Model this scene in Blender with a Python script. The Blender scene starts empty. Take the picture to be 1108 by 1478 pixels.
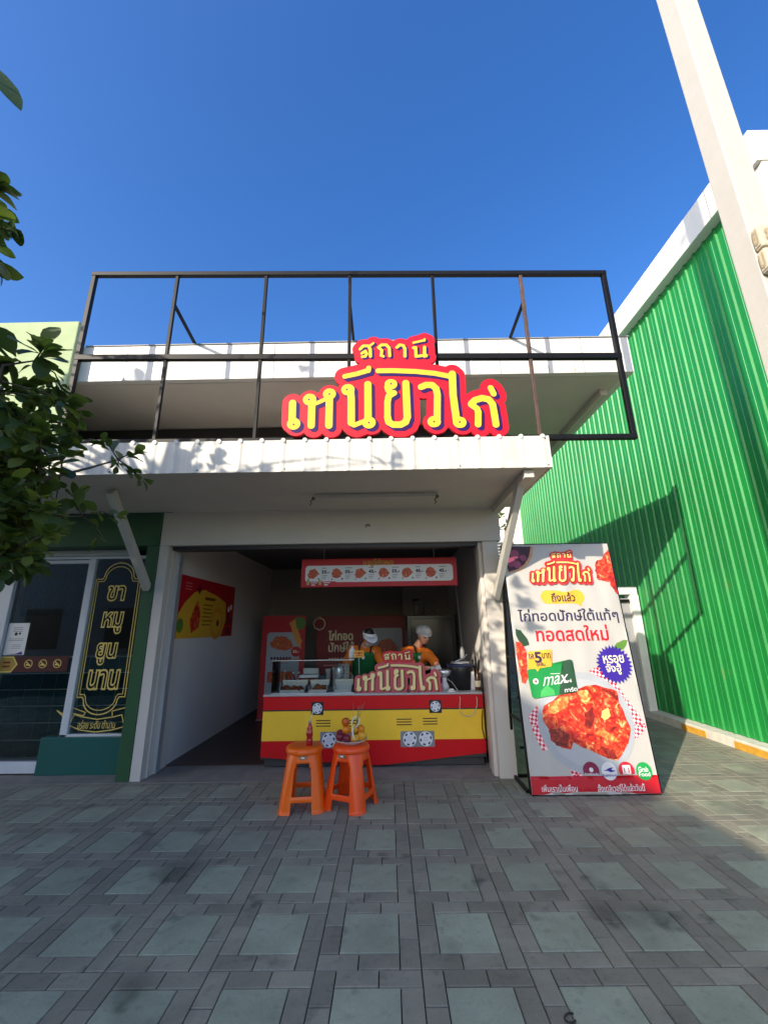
import bpy, bmesh, math, random
import numpy as np
from mathutils import Vector, Matrix, noise
from mathutils.geometry import delaunay_2d_cdt
random.seed(7)
sc = bpy.context.scene
C = sc.collection
R = math.radians

# ---------------------------------------------------------------- camera, sky, sun
CAMZ, FPX, PITCH, ROLL, YAW = 1.5537, 601.13, 0.26908, 0.014014, -0.00718
cp, sp, cy_, sy_ = math.cos(PITCH), math.sin(PITCH), math.cos(YAW), math.sin(YAW)
_f = np.array([sy_*cp, cy_*cp, sp]); _r = np.array([cy_, -sy_, 0]); _d = -np.cross(_r, _f)
cr, sr = math.cos(ROLL), math.sin(ROLL)
CM = np.array([cr*_r+sr*_d, -sr*_r+cr*_d, _f])          # rows: right, down, forward
cam = bpy.data.cameras.new('camera'); camo = bpy.data.objects.new('camera', cam); C.objects.link(camo)
cam.sensor_fit = 'VERTICAL'; cam.sensor_height = 36; cam.lens = FPX*36/1478
cam.clip_start = .05; cam.clip_end = 2000
camo.matrix_world = Matrix(((CM[0][0], -CM[1][0], -CM[2][0], 0), (CM[0][1], -CM[1][1], -CM[2][1], 0),
                            (CM[0][2], -CM[1][2], -CM[2][2], CAMZ), (0, 0, 0, 1)))
sc.camera = camo
SUN = Vector((1, 1.2, -.738)).normalized()
elev = math.asin(-SUN.z)
w = bpy.data.worlds.new('World'); sc.world = w; w.use_nodes = True
nt = w.node_tree; bg = nt.nodes['Background']
sky = nt.nodes.new('ShaderNodeTexSky'); sky.sky_type = 'NISHITA'; sky.sun_disc = False
sky.sun_elevation = elev; sky.sun_rotation = math.atan2(-SUN.x, -SUN.y)
sky.altitude = 0; sky.air_density = 1.0; sky.dust_density = 1.6; sky.ozone_density = 2.2
hs = nt.nodes.new('ShaderNodeHueSaturation'); hs.inputs['Saturation'].default_value = 1.34; hs.inputs['Hue'].default_value = .512; hs.inputs['Value'].default_value = 1.0
nt.links.new(sky.outputs[0], hs.inputs['Color']); nt.links.new(hs.outputs[0], bg.inputs[0]); bg.inputs[1].default_value = .15
sl = bpy.data.lights.new('sun', 'SUN'); sl.energy = 3.1; sl.angle = R(.5); sl.color = (1, .90, .74)
so = bpy.data.objects.new('sun', sl); C.objects.link(so)
so.rotation_euler = SUN.to_track_quat('-Z', 'Y').to_euler(); so.location = (-8, -9, 12)
sc.view_settings.view_transform = 'Standard'; sc.view_settings.look = 'None'
sc.view_settings.exposure = 1.05; sc.view_settings.gamma = 1

# measuring helpers: a sight line of the photograph met with a plane of the place
def ray(u, v): return CM.T @ np.array([(u-554)/FPX, (v-739)/FPX, 1])
EYE = np.array([0, 0, CAMZ])
def HY(u, v, Y): d = ray(u, v); return Vector(EYE + d*Y/d[1])
def HX(u, v, X): d = ray(u, v); return Vector(EYE + d*X/d[0])
def HZ(u, v, Z): d = ray(u, v); return Vector(EYE + d*(Z-CAMZ)/d[2])
def PR(p):
    c = CM @ (np.array(p)-EYE)
    return (554+FPX*c[0]/c[2], 739+FPX*c[1]/c[2]) if c[2] > .05 else (-9999, -9999)

# ---------------------------------------------------------------- materials
def s2l(c): return tuple(((x/12.92) if x <= .04045 else ((x+.055)/1.055)**2.4) for x in c)
def rgb(r, g, b): return s2l((r/255, g/255, b/255))
MATS = {}
def M(name, col=(.5, .5, .5), rough=.6, metal=0., var=.0, vs=6., bump=0., bs=40., island=0., streak=None, spec=.5, coat=0.):
    if name in MATS: return MATS[name]
    m = bpy.data.materials.new(name); MATS[name] = m; m.use_nodes = True
    n = m.node_tree; b = n.nodes['Principled BSDF']; L = n.links.new
    b.inputs['Base Color'].default_value = (*col, 1); b.inputs['Roughness'].default_value = rough
    b.inputs['Metallic'].default_value = metal; b.inputs['Specular IOR Level'].default_value = spec
    if coat: b.inputs['Coat Weight'].default_value = coat
    tc = n.nodes.new('ShaderNodeTexCoord')
    src = None
    def mul(prev, fac_out, lo, hi):
        mr = n.nodes.new('ShaderNodeMapRange'); L(fac_out, mr.inputs[0]); mr.inputs[1].default_value = .25; mr.inputs[2].default_value = .75
        mr.inputs[3].default_value = lo; mr.inputs[4].default_value = hi
        mx = n.nodes.new('ShaderNodeVectorMath'); mx.operation = 'SCALE'
        if prev is None: mx.inputs[0].default_value = col
        else: L(prev, mx.inputs[0])
        L(mr.outputs[0], mx.inputs['Scale']); return mx.outputs[0]
    if var:
        nz = n.nodes.new('ShaderNodeTexNoise'); nz.inputs['Scale'].default_value = vs; nz.inputs['Detail'].default_value = 8; nz.inputs['Roughness'].default_value = .65
        L(tc.outputs['Object'], nz.inputs['Vector']); src = mul(src, nz.outputs['Fac'], 1-var, 1+var*.6)
    if island:
        ge = n.nodes.new('ShaderNodeNewGeometry'); mr = n.nodes.new('ShaderNodeMapRange'); L(ge.outputs['Random Per Island'], mr.inputs[0])
        mr.inputs[3].default_value = 1-island; mr.inputs[4].default_value = 1+island
        mx = n.nodes.new('ShaderNodeVectorMath'); mx.operation = 'SCALE'
        if src is None: mx.inputs[0].default_value = col
        else: L(src, mx.inputs[0])
        L(mr.outputs[0], mx.inputs['Scale']); src = mx.outputs[0]
    if streak:                                       # (scale vector, amount): rain streaks, wood grain
        mp = n.nodes.new('ShaderNodeMapping'); mp.inputs['Scale'].default_value = streak[0]; L(tc.outputs['Object'], mp.inputs['Vector'])
        n2 = n.nodes.new('ShaderNodeTexNoise'); n2.inputs['Scale'].default_value = 1; n2.inputs['Detail'].default_value = 6
        L(mp.outputs[0], n2.inputs['Vector']); src = mul(src, n2.outputs['Fac'], 1-streak[1], 1+streak[1]*.3)
    if src is not None: L(src, b.inputs['Base Color'])
    if bump:
        nb = n.nodes.new('ShaderNodeTexNoise'); nb.inputs['Scale'].default_value = bs; nb.inputs['Detail'].default_value = 5
        L(tc.outputs['Object'], nb.inputs['Vector']); bp = n.nodes.new('ShaderNodeBump'); bp.inputs['Strength'].default_value = bump; bp.inputs['Distance'].default_value = .01
        L(nb.outputs['Fac'], bp.inputs['Height']); L(bp.outputs[0], b.inputs['Normal'])
    return m
def ramp_mat(name, stops, scale=14, rough=.45, bump=.0, dist=2.5, coord='Object', voronoi=True):
    if name in MATS: return MATS[name]
    m = M(name, rough=rough); n = m.node_tree; L = n.links.new; b = n.nodes['Principled BSDF']
    tc = n.nodes.new('ShaderNodeTexCoord')
    nz = n.nodes.new('ShaderNodeTexNoise'); nz.inputs['Scale'].default_value = scale; nz.inputs['Detail'].default_value = 9; nz.inputs['Roughness'].default_value = .68
    nz.inputs['Distortion'].default_value = dist
    L(tc.outputs[coord], nz.inputs['Vector'])
    rp = n.nodes.new('ShaderNodeValToRGB'); e = rp.color_ramp.elements
    e[0].position, e[0].color = stops[0][0], (*stops[0][1], 1); e[1].position, e[1].color = stops[-1][0], (*stops[-1][1], 1)
    for p_, c_ in stops[1:-1]:
        k = e.new(p_); k.color = (*c_, 1)
    L(nz.outputs['Fac'], rp.inputs[0]); L(rp.outputs[0], b.inputs['Base Color'])
    if bump:
        bp = n.nodes.new('ShaderNodeBump'); bp.inputs['Strength'].default_value = bump; bp.inputs['Distance'].default_value = .02
        L(nz.outputs['Fac'], bp.inputs['Height']); L(bp.outputs[0], b.inputs['Normal'])
    return m
def glass_mat(name, tint=(.8, .85, .85), refl_ior=1.45):
    if name in MATS: return MATS[name]
    m = bpy.data.materials.new(name); MATS[name] = m; m.use_nodes = True; n = m.node_tree; n.nodes.clear(); L = n.links.new
    o = n.nodes.new('ShaderNodeOutputMaterial'); t = n.nodes.new('ShaderNodeBsdfTransparent'); t.inputs[0].default_value = (*tint, 1)
    g = n.nodes.new('ShaderNodeBsdfGlossy'); g.inputs['Roughness'].default_value = .02
    fr = n.nodes.new('ShaderNodeFresnel'); fr.inputs[0].default_value = refl_ior
    mx = n.nodes.new('ShaderNodeMixShader'); L(fr.outputs[0], mx.inputs[0]); L(t.outputs[0], mx.inputs[1]); L(g.outputs[0], mx.inputs[2]); L(mx.outputs[0], o.inputs[0])
    return m

WHITE = M('white_paint', (.78, .77, .73), .5, var=.06, vs=3)
FASCIA = M('weathered_white_sheet', (.72, .69, .60), .5, var=.10, vs=5, streak=((11, 11, .7), .30))
CLAD = M('white_cladding', (.74, .72, .66), .35, var=.05, vs=2)
SOFFIT = M('soffit_paint', (.66, .60, .52), .7, var=.07, vs=2.5)
WALLW = M('shop_wall_paint', (.62, .57, .51), .75, var=.06, vs=2, bump=.05, bs=120)
WALLIN = M('inner_wall_paint', (.66, .61, .57), .8, var=.05, vs=2)
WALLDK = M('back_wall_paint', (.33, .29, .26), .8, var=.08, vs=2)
BLACKM = M('black_steel', (.006, .0055, .0055), .5, metal=.0, var=.4, vs=9, spec=.22)
ALU = M('aluminium', (.55, .56, .57), .4, metal=.5, var=.05)
FRAMEW = M('white_aluminium', (.60, .63, .66), .4, var=.05)
GREENWALL = M('green_metal_sheet', rgb(27, 136, 62), .45, var=.16, vs=1.6, streak=((7, 7, .6), .22), spec=.45)
GREENPAINT = M('dark_green_paint', (.024, .092, .035), .5, var=.12, vs=3)
TEAL = M('teal_panel', (.008, .10, .088), .45, var=.08, vs=3)
MINT = M('pale_green_render', (.40, .49, .27), .8, var=.14, vs=5, bump=.1, bs=90)
RED = M('sign_red', rgb(205, 16, 38), .45, spec=.3); YEL = M('sign_yellow', rgb(238, 190, 52), .45, spec=.3); NAVY = M('sign_navy', rgb(44, 20, 86), .5, spec=.2)
PWHITE = M('print_white', (.74, .73, .71), .5); PRED = M('print_red', rgb(188, 14, 32), .5); PDRED = M('print_dark_red', rgb(120, 8, 18), .5)
PYEL = M('print_yellow', rgb(226, 172, 46), .5); PNAVY = M('print_navy', rgb(36, 28, 66), .5); PPURP = M('print_purple', rgb(52, 26, 140), .5)
PCREAM = M('print_cream', rgb(250, 232, 190), .5); PGREEN = M('print_green', rgb(20, 138, 62), .5); PDGREEN = M('print_dark_green', rgb(40, 66, 40), .5)
PLGREEN = M('print_leaf', rgb(88, 132, 44), .5, var=.3, vs=20); PMAR = M('print_maroon', rgb(128, 14, 62), .5); PGREY = M('print_grey', rgb(128, 132, 134), .5)
PBLACK = M('print_black', (.012, .012, .014), .45); PPLATE = M('print_plate', (.40, .42, .44), .5, var=.08, vs=4)
CHICK = ramp_mat('print_chicken', [(.34, rgb(96, 16, 8)), (.42, rgb(176, 28, 14)), (.49, rgb(204, 42, 20)), (.55, rgb(222, 78, 38)), (.61, rgb(236, 132, 74)), (.68, rgb(250, 214, 150))], 17, bump=0, dist=.9)
CHICKS = ramp_mat('print_chicken_small', [(.30, rgb(92, 18, 8)), (.45, rgb(176, 50, 18)), (.55, rgb(206, 88, 34)), (.68, rgb(238, 170, 90))], 26)
FOOD = ramp_mat('fried_crust', [(.3, rgb(70, 22, 8)), (.5, rgb(160, 70, 22)), (.7, rgb(214, 140, 60))], 40, bump=.6)
def checker_mat():
    m = M('print_gingham', rough=.5); n = m.node_tree; L = n.links.new
    tc = n.nodes.new('ShaderNodeTexCoord'); mp = n.nodes.new('ShaderNodeMapping'); mp.inputs['Rotation'].default_value = (0, R(32), 0)
    ck = n.nodes.new('ShaderNodeTexChecker'); ck.inputs['Scale'].default_value = 38
    ck.inputs[1].default_value = (*rgb(206, 36, 60), 1); ck.inputs[2].default_value = (*rgb(244, 214, 214), 1)
    L(tc.outputs['Object'], mp.inputs[0]); L(mp.outputs[0], ck.inputs[0]); L(ck.outputs[0], n.nodes['Principled BSDF'].inputs['Base Color']); return m
GING = checker_mat()

# ---------------------------------------------------------------- mesh helpers
def tag(o, label=None, cat=None, group=None, kind=None):
    if label: o['label'] = label
    if cat: o['category'] = cat
    if group: o['group'] = group
    if kind: o['kind'] = kind
    return o
def empty(name, loc, label=None, cat=None, group=None):
    o = bpy.data.objects.new(name, None); C.objects.link(o); o.location = loc; o.empty_display_size = .1
    return tag(o, label, cat, group)
def link(name, me, parent=None):
    o = bpy.data.objects.new(name, me); C.objects.link(o)
    if parent is not None:
        o.parent = parent; o.location = -Vector(parent_world(parent))
    return o
def parent_world(p):
    v = Vector((0, 0, 0))
    while p is not None: v = v + p.location; p = p.parent
    return v
def obj(name, bm, mats, parent=None, bevel=0, smooth=False, seg=2):
    me = bpy.data.meshes.new(name); bm.normal_update(); bm.to_mesh(me); bm.free()
    for m in (mats if isinstance(mats, (list, tuple)) else [mats]): me.materials.append(m)
    o = link(name, me, parent)
    if smooth:
        for p in me.polygons: p.use_smooth = True
    if bevel:
        b = o.modifiers.new('bevel', 'BEVEL'); b.width = bevel; b.segments = seg; b.limit_method = 'ANGLE'; b.angle_limit = R(40)
    return o
def BM(): return bmesh.new()
def box(bm, x0, x1, y0, y1, z0, z1, mi=0):
    v = [bm.verts.new(p) for p in ((x0,y0,z0),(x1,y0,z0),(x1,y1,z0),(x0,y1,z0),(x0,y0,z1),(x1,y0,z1),(x1,y1,z1),(x0,y1,z1))]
    for f in ((3,2,1,0),(4,5,6,7),(0,1,5,4),(1,2,6,5),(2,3,7,6),(3,0,4,7)):
        bm.faces.new([v[i] for i in f]).material_index = mi
    return v
def bar(bm, a, b, wx, wy, up=(0, 0, 1), mi=0):
    a, b = Vector(a), Vector(b); d = (b-a).normalized(); u = Vector(up)
    if abs(d.dot(u)) > .99: u = Vector((0, 1, 0))
    s = d.cross(u).normalized(); t = s.cross(d).normalized()
    vs = []
    for p in (a, b):
        for i, j in ((-1,-1),(1,-1),(1,1),(-1,1)): vs.append(bm.verts.new(p+s*i*wx/2+t*j*wy/2))
    for f in ((3,2,1,0),(4,5,6,7),(0,1,5,4),(1,2,6,5),(2,3,7,6),(3,0,4,7)):
        bm.faces.new([vs[i] for i in f]).material_index = mi
def tube(bm, pts, rad, n=8, mi=0, cap=True):
    pts = [Vector(p) for p in pts]; rad = rad if isinstance(rad, (list, tuple)) else [rad]*len(pts)
    rings = []; u = None
    for i, p in enumerate(pts):
        d = (pts[min(i+1, len(pts)-1)]-pts[max(i-1, 0)])
        d = d.normalized() if d.length > 1e-9 else Vector((0, 0, 1))
        if u is None: u = d.orthogonal().normalized()
        u = (u-d*u.dot(d)); u = u.normalized() if u.length > 1e-6 else d.orthogonal().normalized()
        v = d.cross(u)
        rings.append([bm.verts.new(p+(u*math.cos(2*math.pi*k/n)+v*math.sin(2*math.pi*k/n))*rad[i]) for k in range(n)])
    for a, b in zip(rings, rings[1:]):
        for k in range(n):
            f = bm.faces.new((a[k], a[(k+1) % n], b[(k+1) % n], b[k])); f.material_index = mi; f.smooth = True
    if cap:
        bm.faces.new(rings[0][::-1]).material_index = mi; bm.faces.new(rings[-1]).material_index = mi
def lathe(bm, prof, c=(0, 0, 0), n=24, mi=0):
    c = Vector(c); rings = []
    for r, z in prof:
        rings.append([bm.verts.new(c+Vector((max(r, 1e-4)*math.cos(2*math.pi*k/n), max(r, 1e-4)*math.sin(2*math.pi*k/n), z))) for k in range(n)])
    for a, b in zip(rings, rings[1:]):
        for k in range(n):
            f = bm.faces.new((a[k], a[(k+1) % n], b[(k+1) % n], b[k])); f.material_index = mi; f.smooth = True
    bm.faces.new(rings[0][::-1]).material_index = mi; bm.faces.new(rings[-1]).material_index = mi
def blob(bm, c, r, sub=3, amp=.0, fr=3., seed=0, mi=0):
    r = r if isinstance(r, (list, tuple)) else (r, r, r)
    ret = bmesh.ops.create_icosphere(bm, subdivisions=sub, radius=1)
    for v in ret['verts']:
        k = 1+amp*noise.noise(v.co*fr+Vector((seed*3.1, seed*1.7, seed)))
        v.co = Vector(c)+Vector((v.co.x*r[0]*k, v.co.y*r[1]*k, v.co.z*r[2]*k))
        for f in v.link_faces: f.material_index = mi; f.smooth = True

# ---------------------------------------------------------------- flat art (printing and lettering)
def union(loops, grid=None, pos=False):
    """triangles covering the non-zero-winding union of closed 2D loops"""
    vs, es = [], []
    for lp in loops:
        n0 = len(vs); vs += [Vector((p[0], p[1])) for p in lp]; n = len(lp)
        es += [(n0+i, n0+(i+1) % n) for i in range(n)]
    A = np.array([[p.x, p.y] for p in vs])
    if grid:
        lo, hi = A.min(0), A.max(0)
        x = math.ceil(lo[0]/grid)*grid
        while x < hi[0]:
            y = math.ceil(lo[1]/grid)*grid
            while y < hi[1]: vs.append(Vector((x+1e-4, y+1.3e-4))); y += grid
            x += grid
    V, E_, F, _, _, _ = delaunay_2d_cdt(vs, es, [], 0, 1e-7)
    P = np.array([[v.x, v.y] for v in V]); T = [f for f in F if len(f) == 3]
    if not T: return P, []
    ce = P[np.array(T)].mean(1)
    wn = np.zeros(len(ce), int)
    for lp in loops:
        L = np.array([[p[0], p[1]] for p in lp]); L2 = np.roll(L, -1, 0)
        for (x0, y0), (x1, y1) in zip(L, L2):
            if y0 == y1: continue
            c1 = (y0 <= ce[:, 1]) & (ce[:, 1] < y1); c2 = (y1 <= ce[:, 1]) & (ce[:, 1] < y0)
            xs = x0+(ce[:, 1]-y0)*(x1-x0)/(y1-y0)
            wn += (c1 & (xs > ce[:, 0])).astype(int); wn -= (c2 & (xs > ce[:, 0])).astype(int)
    out = []
    for t, k in zip(T, wn):
        if (k > 0 if pos else k != 0):
            a, b, c = (P[i] for i in t)
            ar = (b[0]-a[0])*(c[1]-a[1])-(b[1]-a[1])*(c[0]-a[0])
            out.append(tuple(t) if ar > 0 else tuple(t[::-1]))
    return P, out
_tc = {}
def text_loops(s, bold=0.):
    if (s, bold) in _tc: return _tc[(s, bold)]
    c = bpy.data.curves.new('lettering', 'FONT'); c.body = s; c.fill_mode = 'NONE'; c.resolution_u = 3
    o = bpy.data.objects.new('lettering', c); C.objects.link(o)
    dg = bpy.context.evaluated_depsgraph_get(); me = bpy.data.meshes.new_from_object(o.evaluated_get(dg))
    nx = {e.vertices[0]: e.vertices[1] for e in me.edges}; seen = set(); loops = []
    for s0 in list(nx):
        if s0 in seen: continue
        lp = []; k = s0
        while k not in seen and k in nx: seen.add(k); lp.append((me.vertices[k].co.x, me.vertices[k].co.y)); k = nx[k]
        if len(lp) > 2: loops.append(lp)
    bpy.data.objects.remove(o); bpy.data.curves.remove(c); bpy.data.meshes.remove(me)
    ar = sum(a[0]*b[1]-b[0]*a[1] for l in loops for a, b in zip(l, l[1:]+l[:1]))
    if ar < 0: loops = [l[::-1] for l in loops]
    if bold:
        out = []
        for l in loops:
            q = [l[i] for i in range(len(l)) if math.hypot(l[i][0]-l[i-1][0], l[i][1]-l[i-1][1]) > 1e-4]; n_ = len(q); r = []
            for i in range(n_):
                (ax, ay), (bx, by), (cx, cy) = q[i-1], q[i], q[(i+1) % n_]
                d1 = Vector((bx-ax, by-ay)).normalized(); d2 = Vector((cx-bx, cy-by)).normalized(); n1 = Vector((d1.y, -d1.x)); n2 = Vector((d2.y, -d2.x))
                m_ = n1+n2; m_ = m_.normalized() if m_.length > .2 else n1
                k_ = min(1.6, 1/max(.3, m_.dot(n1))); r.append((bx+m_.x*bold*k_, by+m_.y*bold*k_))
            out.append(r)
        loops = out
    _tc[(s, bold)] = loops
    return loops
def capsule(a, b, r, n=10):
    a, b = np.array(a, float), np.array(b, float); d = b-a; t = math.atan2(d[1], d[0]) if np.hypot(*d) > 1e-9 else 0
    return [(b[0]+r*math.cos(t-math.pi/2+math.pi*k/n), b[1]+r*math.sin(t-math.pi/2+math.pi*k/n)) for k in range(n+1)] + \
           [(a[0]+r*math.cos(t+math.pi/2+math.pi*k/n), a[1]+r*math.sin(t+math.pi/2+math.pi*k/n)) for k in range(n+1)]
def circ(cx, cy, r, n=28, ry=None): return [(cx+r*math.cos(2*math.pi*k/n), cy+(ry or r)*math.sin(2*math.pi*k/n)) for k in range(n)]
def rrect(x0, x1, y0, y1, r, n=6):
    o = []
    for cx, cy, t in ((x1-r, y0+r, -90), (x1-r, y1-r, 0), (x0+r, y1-r, 90), (x0+r, y0+r, 180)):
        o += [(cx+r*math.cos(R(t+90*k/n)), cy+r*math.sin(R(t+90*k/n))) for k in range(n+1)]
    return o
def wobble(pts, n=4, amp=.05, seed=0):
    o = []; sz = max(max(p[0] for p in pts)-min(p[0] for p in pts), max(p[1] for p in pts)-min(p[1] for p in pts))
    for i, p in enumerate(pts):
        q = pts[(i+1) % len(pts)]
        for k in range(n):
            t = k/n; x, y = p[0]+(q[0]-p[0])*t, p[1]+(q[1]-p[1])*t
            e = noise.noise_vector(Vector((x/sz*9, y/sz*9, seed)))
            o.append((x+e.x*amp*sz, y+e.y*amp*sz))
    return o
class Panel:
    def __init__(s, O, U, V, eps=.0006, warp=None, grid=None):
        s.O, s.U, s.V = Vector(O), Vector(U).normalized(), Vector(V).normalized(); s.N = s.U.cross(s.V); s.k = 1; s.eps = eps; s.warp = warp; s.grid = grid
        s.bm = BM(); s.mats = []; s.used = []
    def loc(s, u, v):
        d = Vector(ray(u, v)); e = Vector(EYE); t = (s.O-e).dot(s.N)/d.dot(s.N); p = e+d*t-s.O
        return (p.dot(s.U), p.dot(s.V))
    def pt(s, a, b, h): return s.O+s.U*a+s.V*b+s.N*(h+(s.warp(a, b) if s.warp else 0))
    def mi(s, m):
        if m not in s.mats: s.mats.append(m)
        return s.mats.index(m)
    def add(s, loops, m, thick=0, h=None, same=False, pos=False):
        if not loops: return
        if not isinstance(loops[0][0], (tuple, list, np.ndarray)): loops = [loops]
        P, T = union(loops, s.grid, pos)
        if h is None:
            lo, hi = P.min(0), P.max(0); k = s.k0 = max([q[4] for q in s.used if q[0] < hi[0] and q[2] > lo[0] and q[1] < hi[1] and q[3] > lo[1]], default=s.k)+1
            s.used.append((lo[0], lo[1], hi[0], hi[1], k)); h = k*s.eps
        vs = [s.bm.verts.new(s.pt(p[0], p[1], h)) for p in P]; mi = s.mi(m); cnt = {}
        for t in T:
            f = s.bm.faces.new([vs[i] for i in t]); f.material_index = mi; f.smooth = bool(s.warp)
            for i in range(3): cnt[(t[i], t[(i+1) % 3])] = 1
        if thick:
            v2 = [s.bm.verts.new(s.pt(p[0], p[1], h-thick)) for p in P]
            for t in T: s.bm.faces.new([v2[i] for i in t[::-1]]).material_index = mi
            for (i, j) in cnt:
                if (j, i) not in cnt: s.bm.faces.new((vs[j], vs[i], v2[i], v2[j])).material_index = mi
        bmesh.ops.delete(s.bm, geom=[v for v in vs if not v.link_faces], context='VERTS')
    def tloops(s, txt, bold=0, shear=0):
        L = text_loops(txt, bold)
        return [[(x+shear*y, y) for x, y in l] for l in L]
    def text(s, txt, box_, m, bold=0., shear=0., rot=0., same=False, fatten=0):
        """box_ = (a0, b0, a1, b1): the lettering is fitted to it"""
        L = s.tloops(txt, bold, shear)
        L0 = s.tloops(txt, 0., shear)
        A = np.array([p for l in L0 for p in l]); lo, hi = A.min(0), A.max(0); a0, b0, a1, b1 = box_
        sx, sy = (a1-a0)/(hi[0]-lo[0]), (b1-b0)/(hi[1]-lo[1]); cx, cy = (a0+a1)/2, (b0+b1)/2; c_, s_ = math.cos(rot), math.sin(rot)
        Q = []
        for l in L:
            q = []
            for x, y in l:
                X, Y = a0+(x-lo[0])*sx-cx, b0+(y-lo[1])*sy-cy
                q.append((cx+X*c_-Y*s_, cy+X*s_+Y*c_))
            Q.append(q)
        s.add(Q, m, same=same, pos=True)
    def ibox(s, u0, v0, u1, v1):
        um, vm = (u0+u1)/2, (v0+v1)/2
        return (s.loc(u0, vm)[0], s.loc(um, v1)[1], s.loc(u1, vm)[0], s.loc(um, v0)[1])
    def build(s, name, parent=None): return obj(name, s.bm, s.mats, parent)

# the lettered logo, drawn as pen strokes (traced in units of a 3.26x enlargement)
S_BIG = [([(73,365),(70,458)],17), ([(77,463),(79,463)],30),
 ([(152,349),(154,349)],30.5), ([(158,352),(163,380),(160,471)],17), ([(170,372),(200,360),(228,347)],10), ([(245,323),(247,323)],29.5), ([(246,330),(243,471)],17),
 ([(331,303),(334,303)],30), ([(345,312),(348,345),(348,458)],17), ([(350,464),(362,470),(380,462),(415,449)],11.5), ([(430,457),(432,457)],30), ([(426,277),(427,452)],17),
 ([(318,240),(375,228),(428,212)],12.5), ([(430,200),(428,214)],12),
 ([(532,277),(537,277)],27), ([(516,290),(522,308),(548,320)],13), ([(548,318),(524,332),(518,360),(518,430)],15), ([(518,430),(524,455),(545,467),(580,467),(603,455),(611,432)],16), ([(604,272),(611,432)],17),
 ([(474,214),(540,213),(650,217),(740,226),(806,239)],13), ([(676,290),(700,280),(728,281),(746,297),(752,325),(751,440)],16), ([(734,453),(740,452)],28),
 ([(822,228),(826,330),(842,448)],17), ([(854,456),(860,456)],28), ([(806,241),(822,226)],12),
 ([(912,368),(930,351),(962,342),(992,348),(1011,370),(1020,420),(1027,466)],16), ([(910,372),(938,392),(944,408),(943,466)],15),
 ([(1002,294),(1016,322)],14)]
S_SM = [([(390,112),(404,97),(428,97),(437,112),(438,146)],7.5), ([(398,132),(414,121),(421,134),(414,146),(400,148)],7), ([(430,100),(452,84)],5.5),
 ([(476,104),(490,92),(512,92),(526,106),(528,144)],7.5), ([(480,108),(492,118),(488,142),(498,146)],7),
 ([(562,104),(576,92),(592,95),(600,110),(600,146)],7.5),
 ([(640,106),(650,104),(652,146),(672,144),(694,140)],7.5), ([(692,102),(692,146)],7.5), ([(690,142),(698,142)],10),
 ([(640,82),(666,76),(690,71)],6), ([(692,66),(691,72)],6)]
DOTS = [(78,466),(150,349),(246,323),(328,302),(431,458),(535,275),(737,453),(857,455)]
def strokes_loops(S, f, k, dr=0, off=(0, 0), minr=None):
    out = []
    for pts, r in S:
        rr = (r+dr if minr is None else minr)*k
        P = [f(x+off[0], y+off[1]) for x, y in pts]
        for a, b in zip(P, P[1:]): out.append(capsule(a, b, rr))
    return out
def logo(p, f, k, red=RED, yel=YEL, navy=NAVY, thick=0, rim=None, big_r=50, sm_r=36):
    L = strokes_loops(S_BIG, f, k, minr=big_r) + strokes_loops(S_BIG, f, k, minr=big_r, off=(12, 10)) + strokes_loops(S_SM, f, k, minr=sm_r) + strokes_loops(S_SM, f, k, minr=sm_r, off=(12, 6)) + \
        [[f(*q) for q in ((480,160),(640,150),(760,200),(480,230))][::-1]]
    L = [l if sum(a[0]*b[1]-b[0]*a[1] for a, b in zip(l, l[1:]+l[:1])) > 0 else l[::-1] for l in L]
    p.add(L, red, thick=thick)
    if rim: 
        pass
    return L
def logo_letters(p, f, k, yel=YEL, navy=NAVY, dots=True):
    def fix(L): return [l if sum(a[0]*b[1]-b[0]*a[1] for a, b in zip(l, l[1:]+l[:1])) > 0 else l[::-1] for l in L]
    sh = []
    for t in (0, .5, 1): sh += strokes_loops(S_BIG, f, k, dr=2.5, off=(14*t, 12*t)) + strokes_loops(S_SM, f, k, dr=2, off=(9*t, 6*t))
    p.add(fix(sh), navy); p.add(fix(strokes_loops(S_BIG, f, k)+strokes_loops(S_SM, f, k)), yel)
    if dots: p.add([circ(*f(x, y), 4.5*k, 10) for x, y in DOTS], navy)

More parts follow.
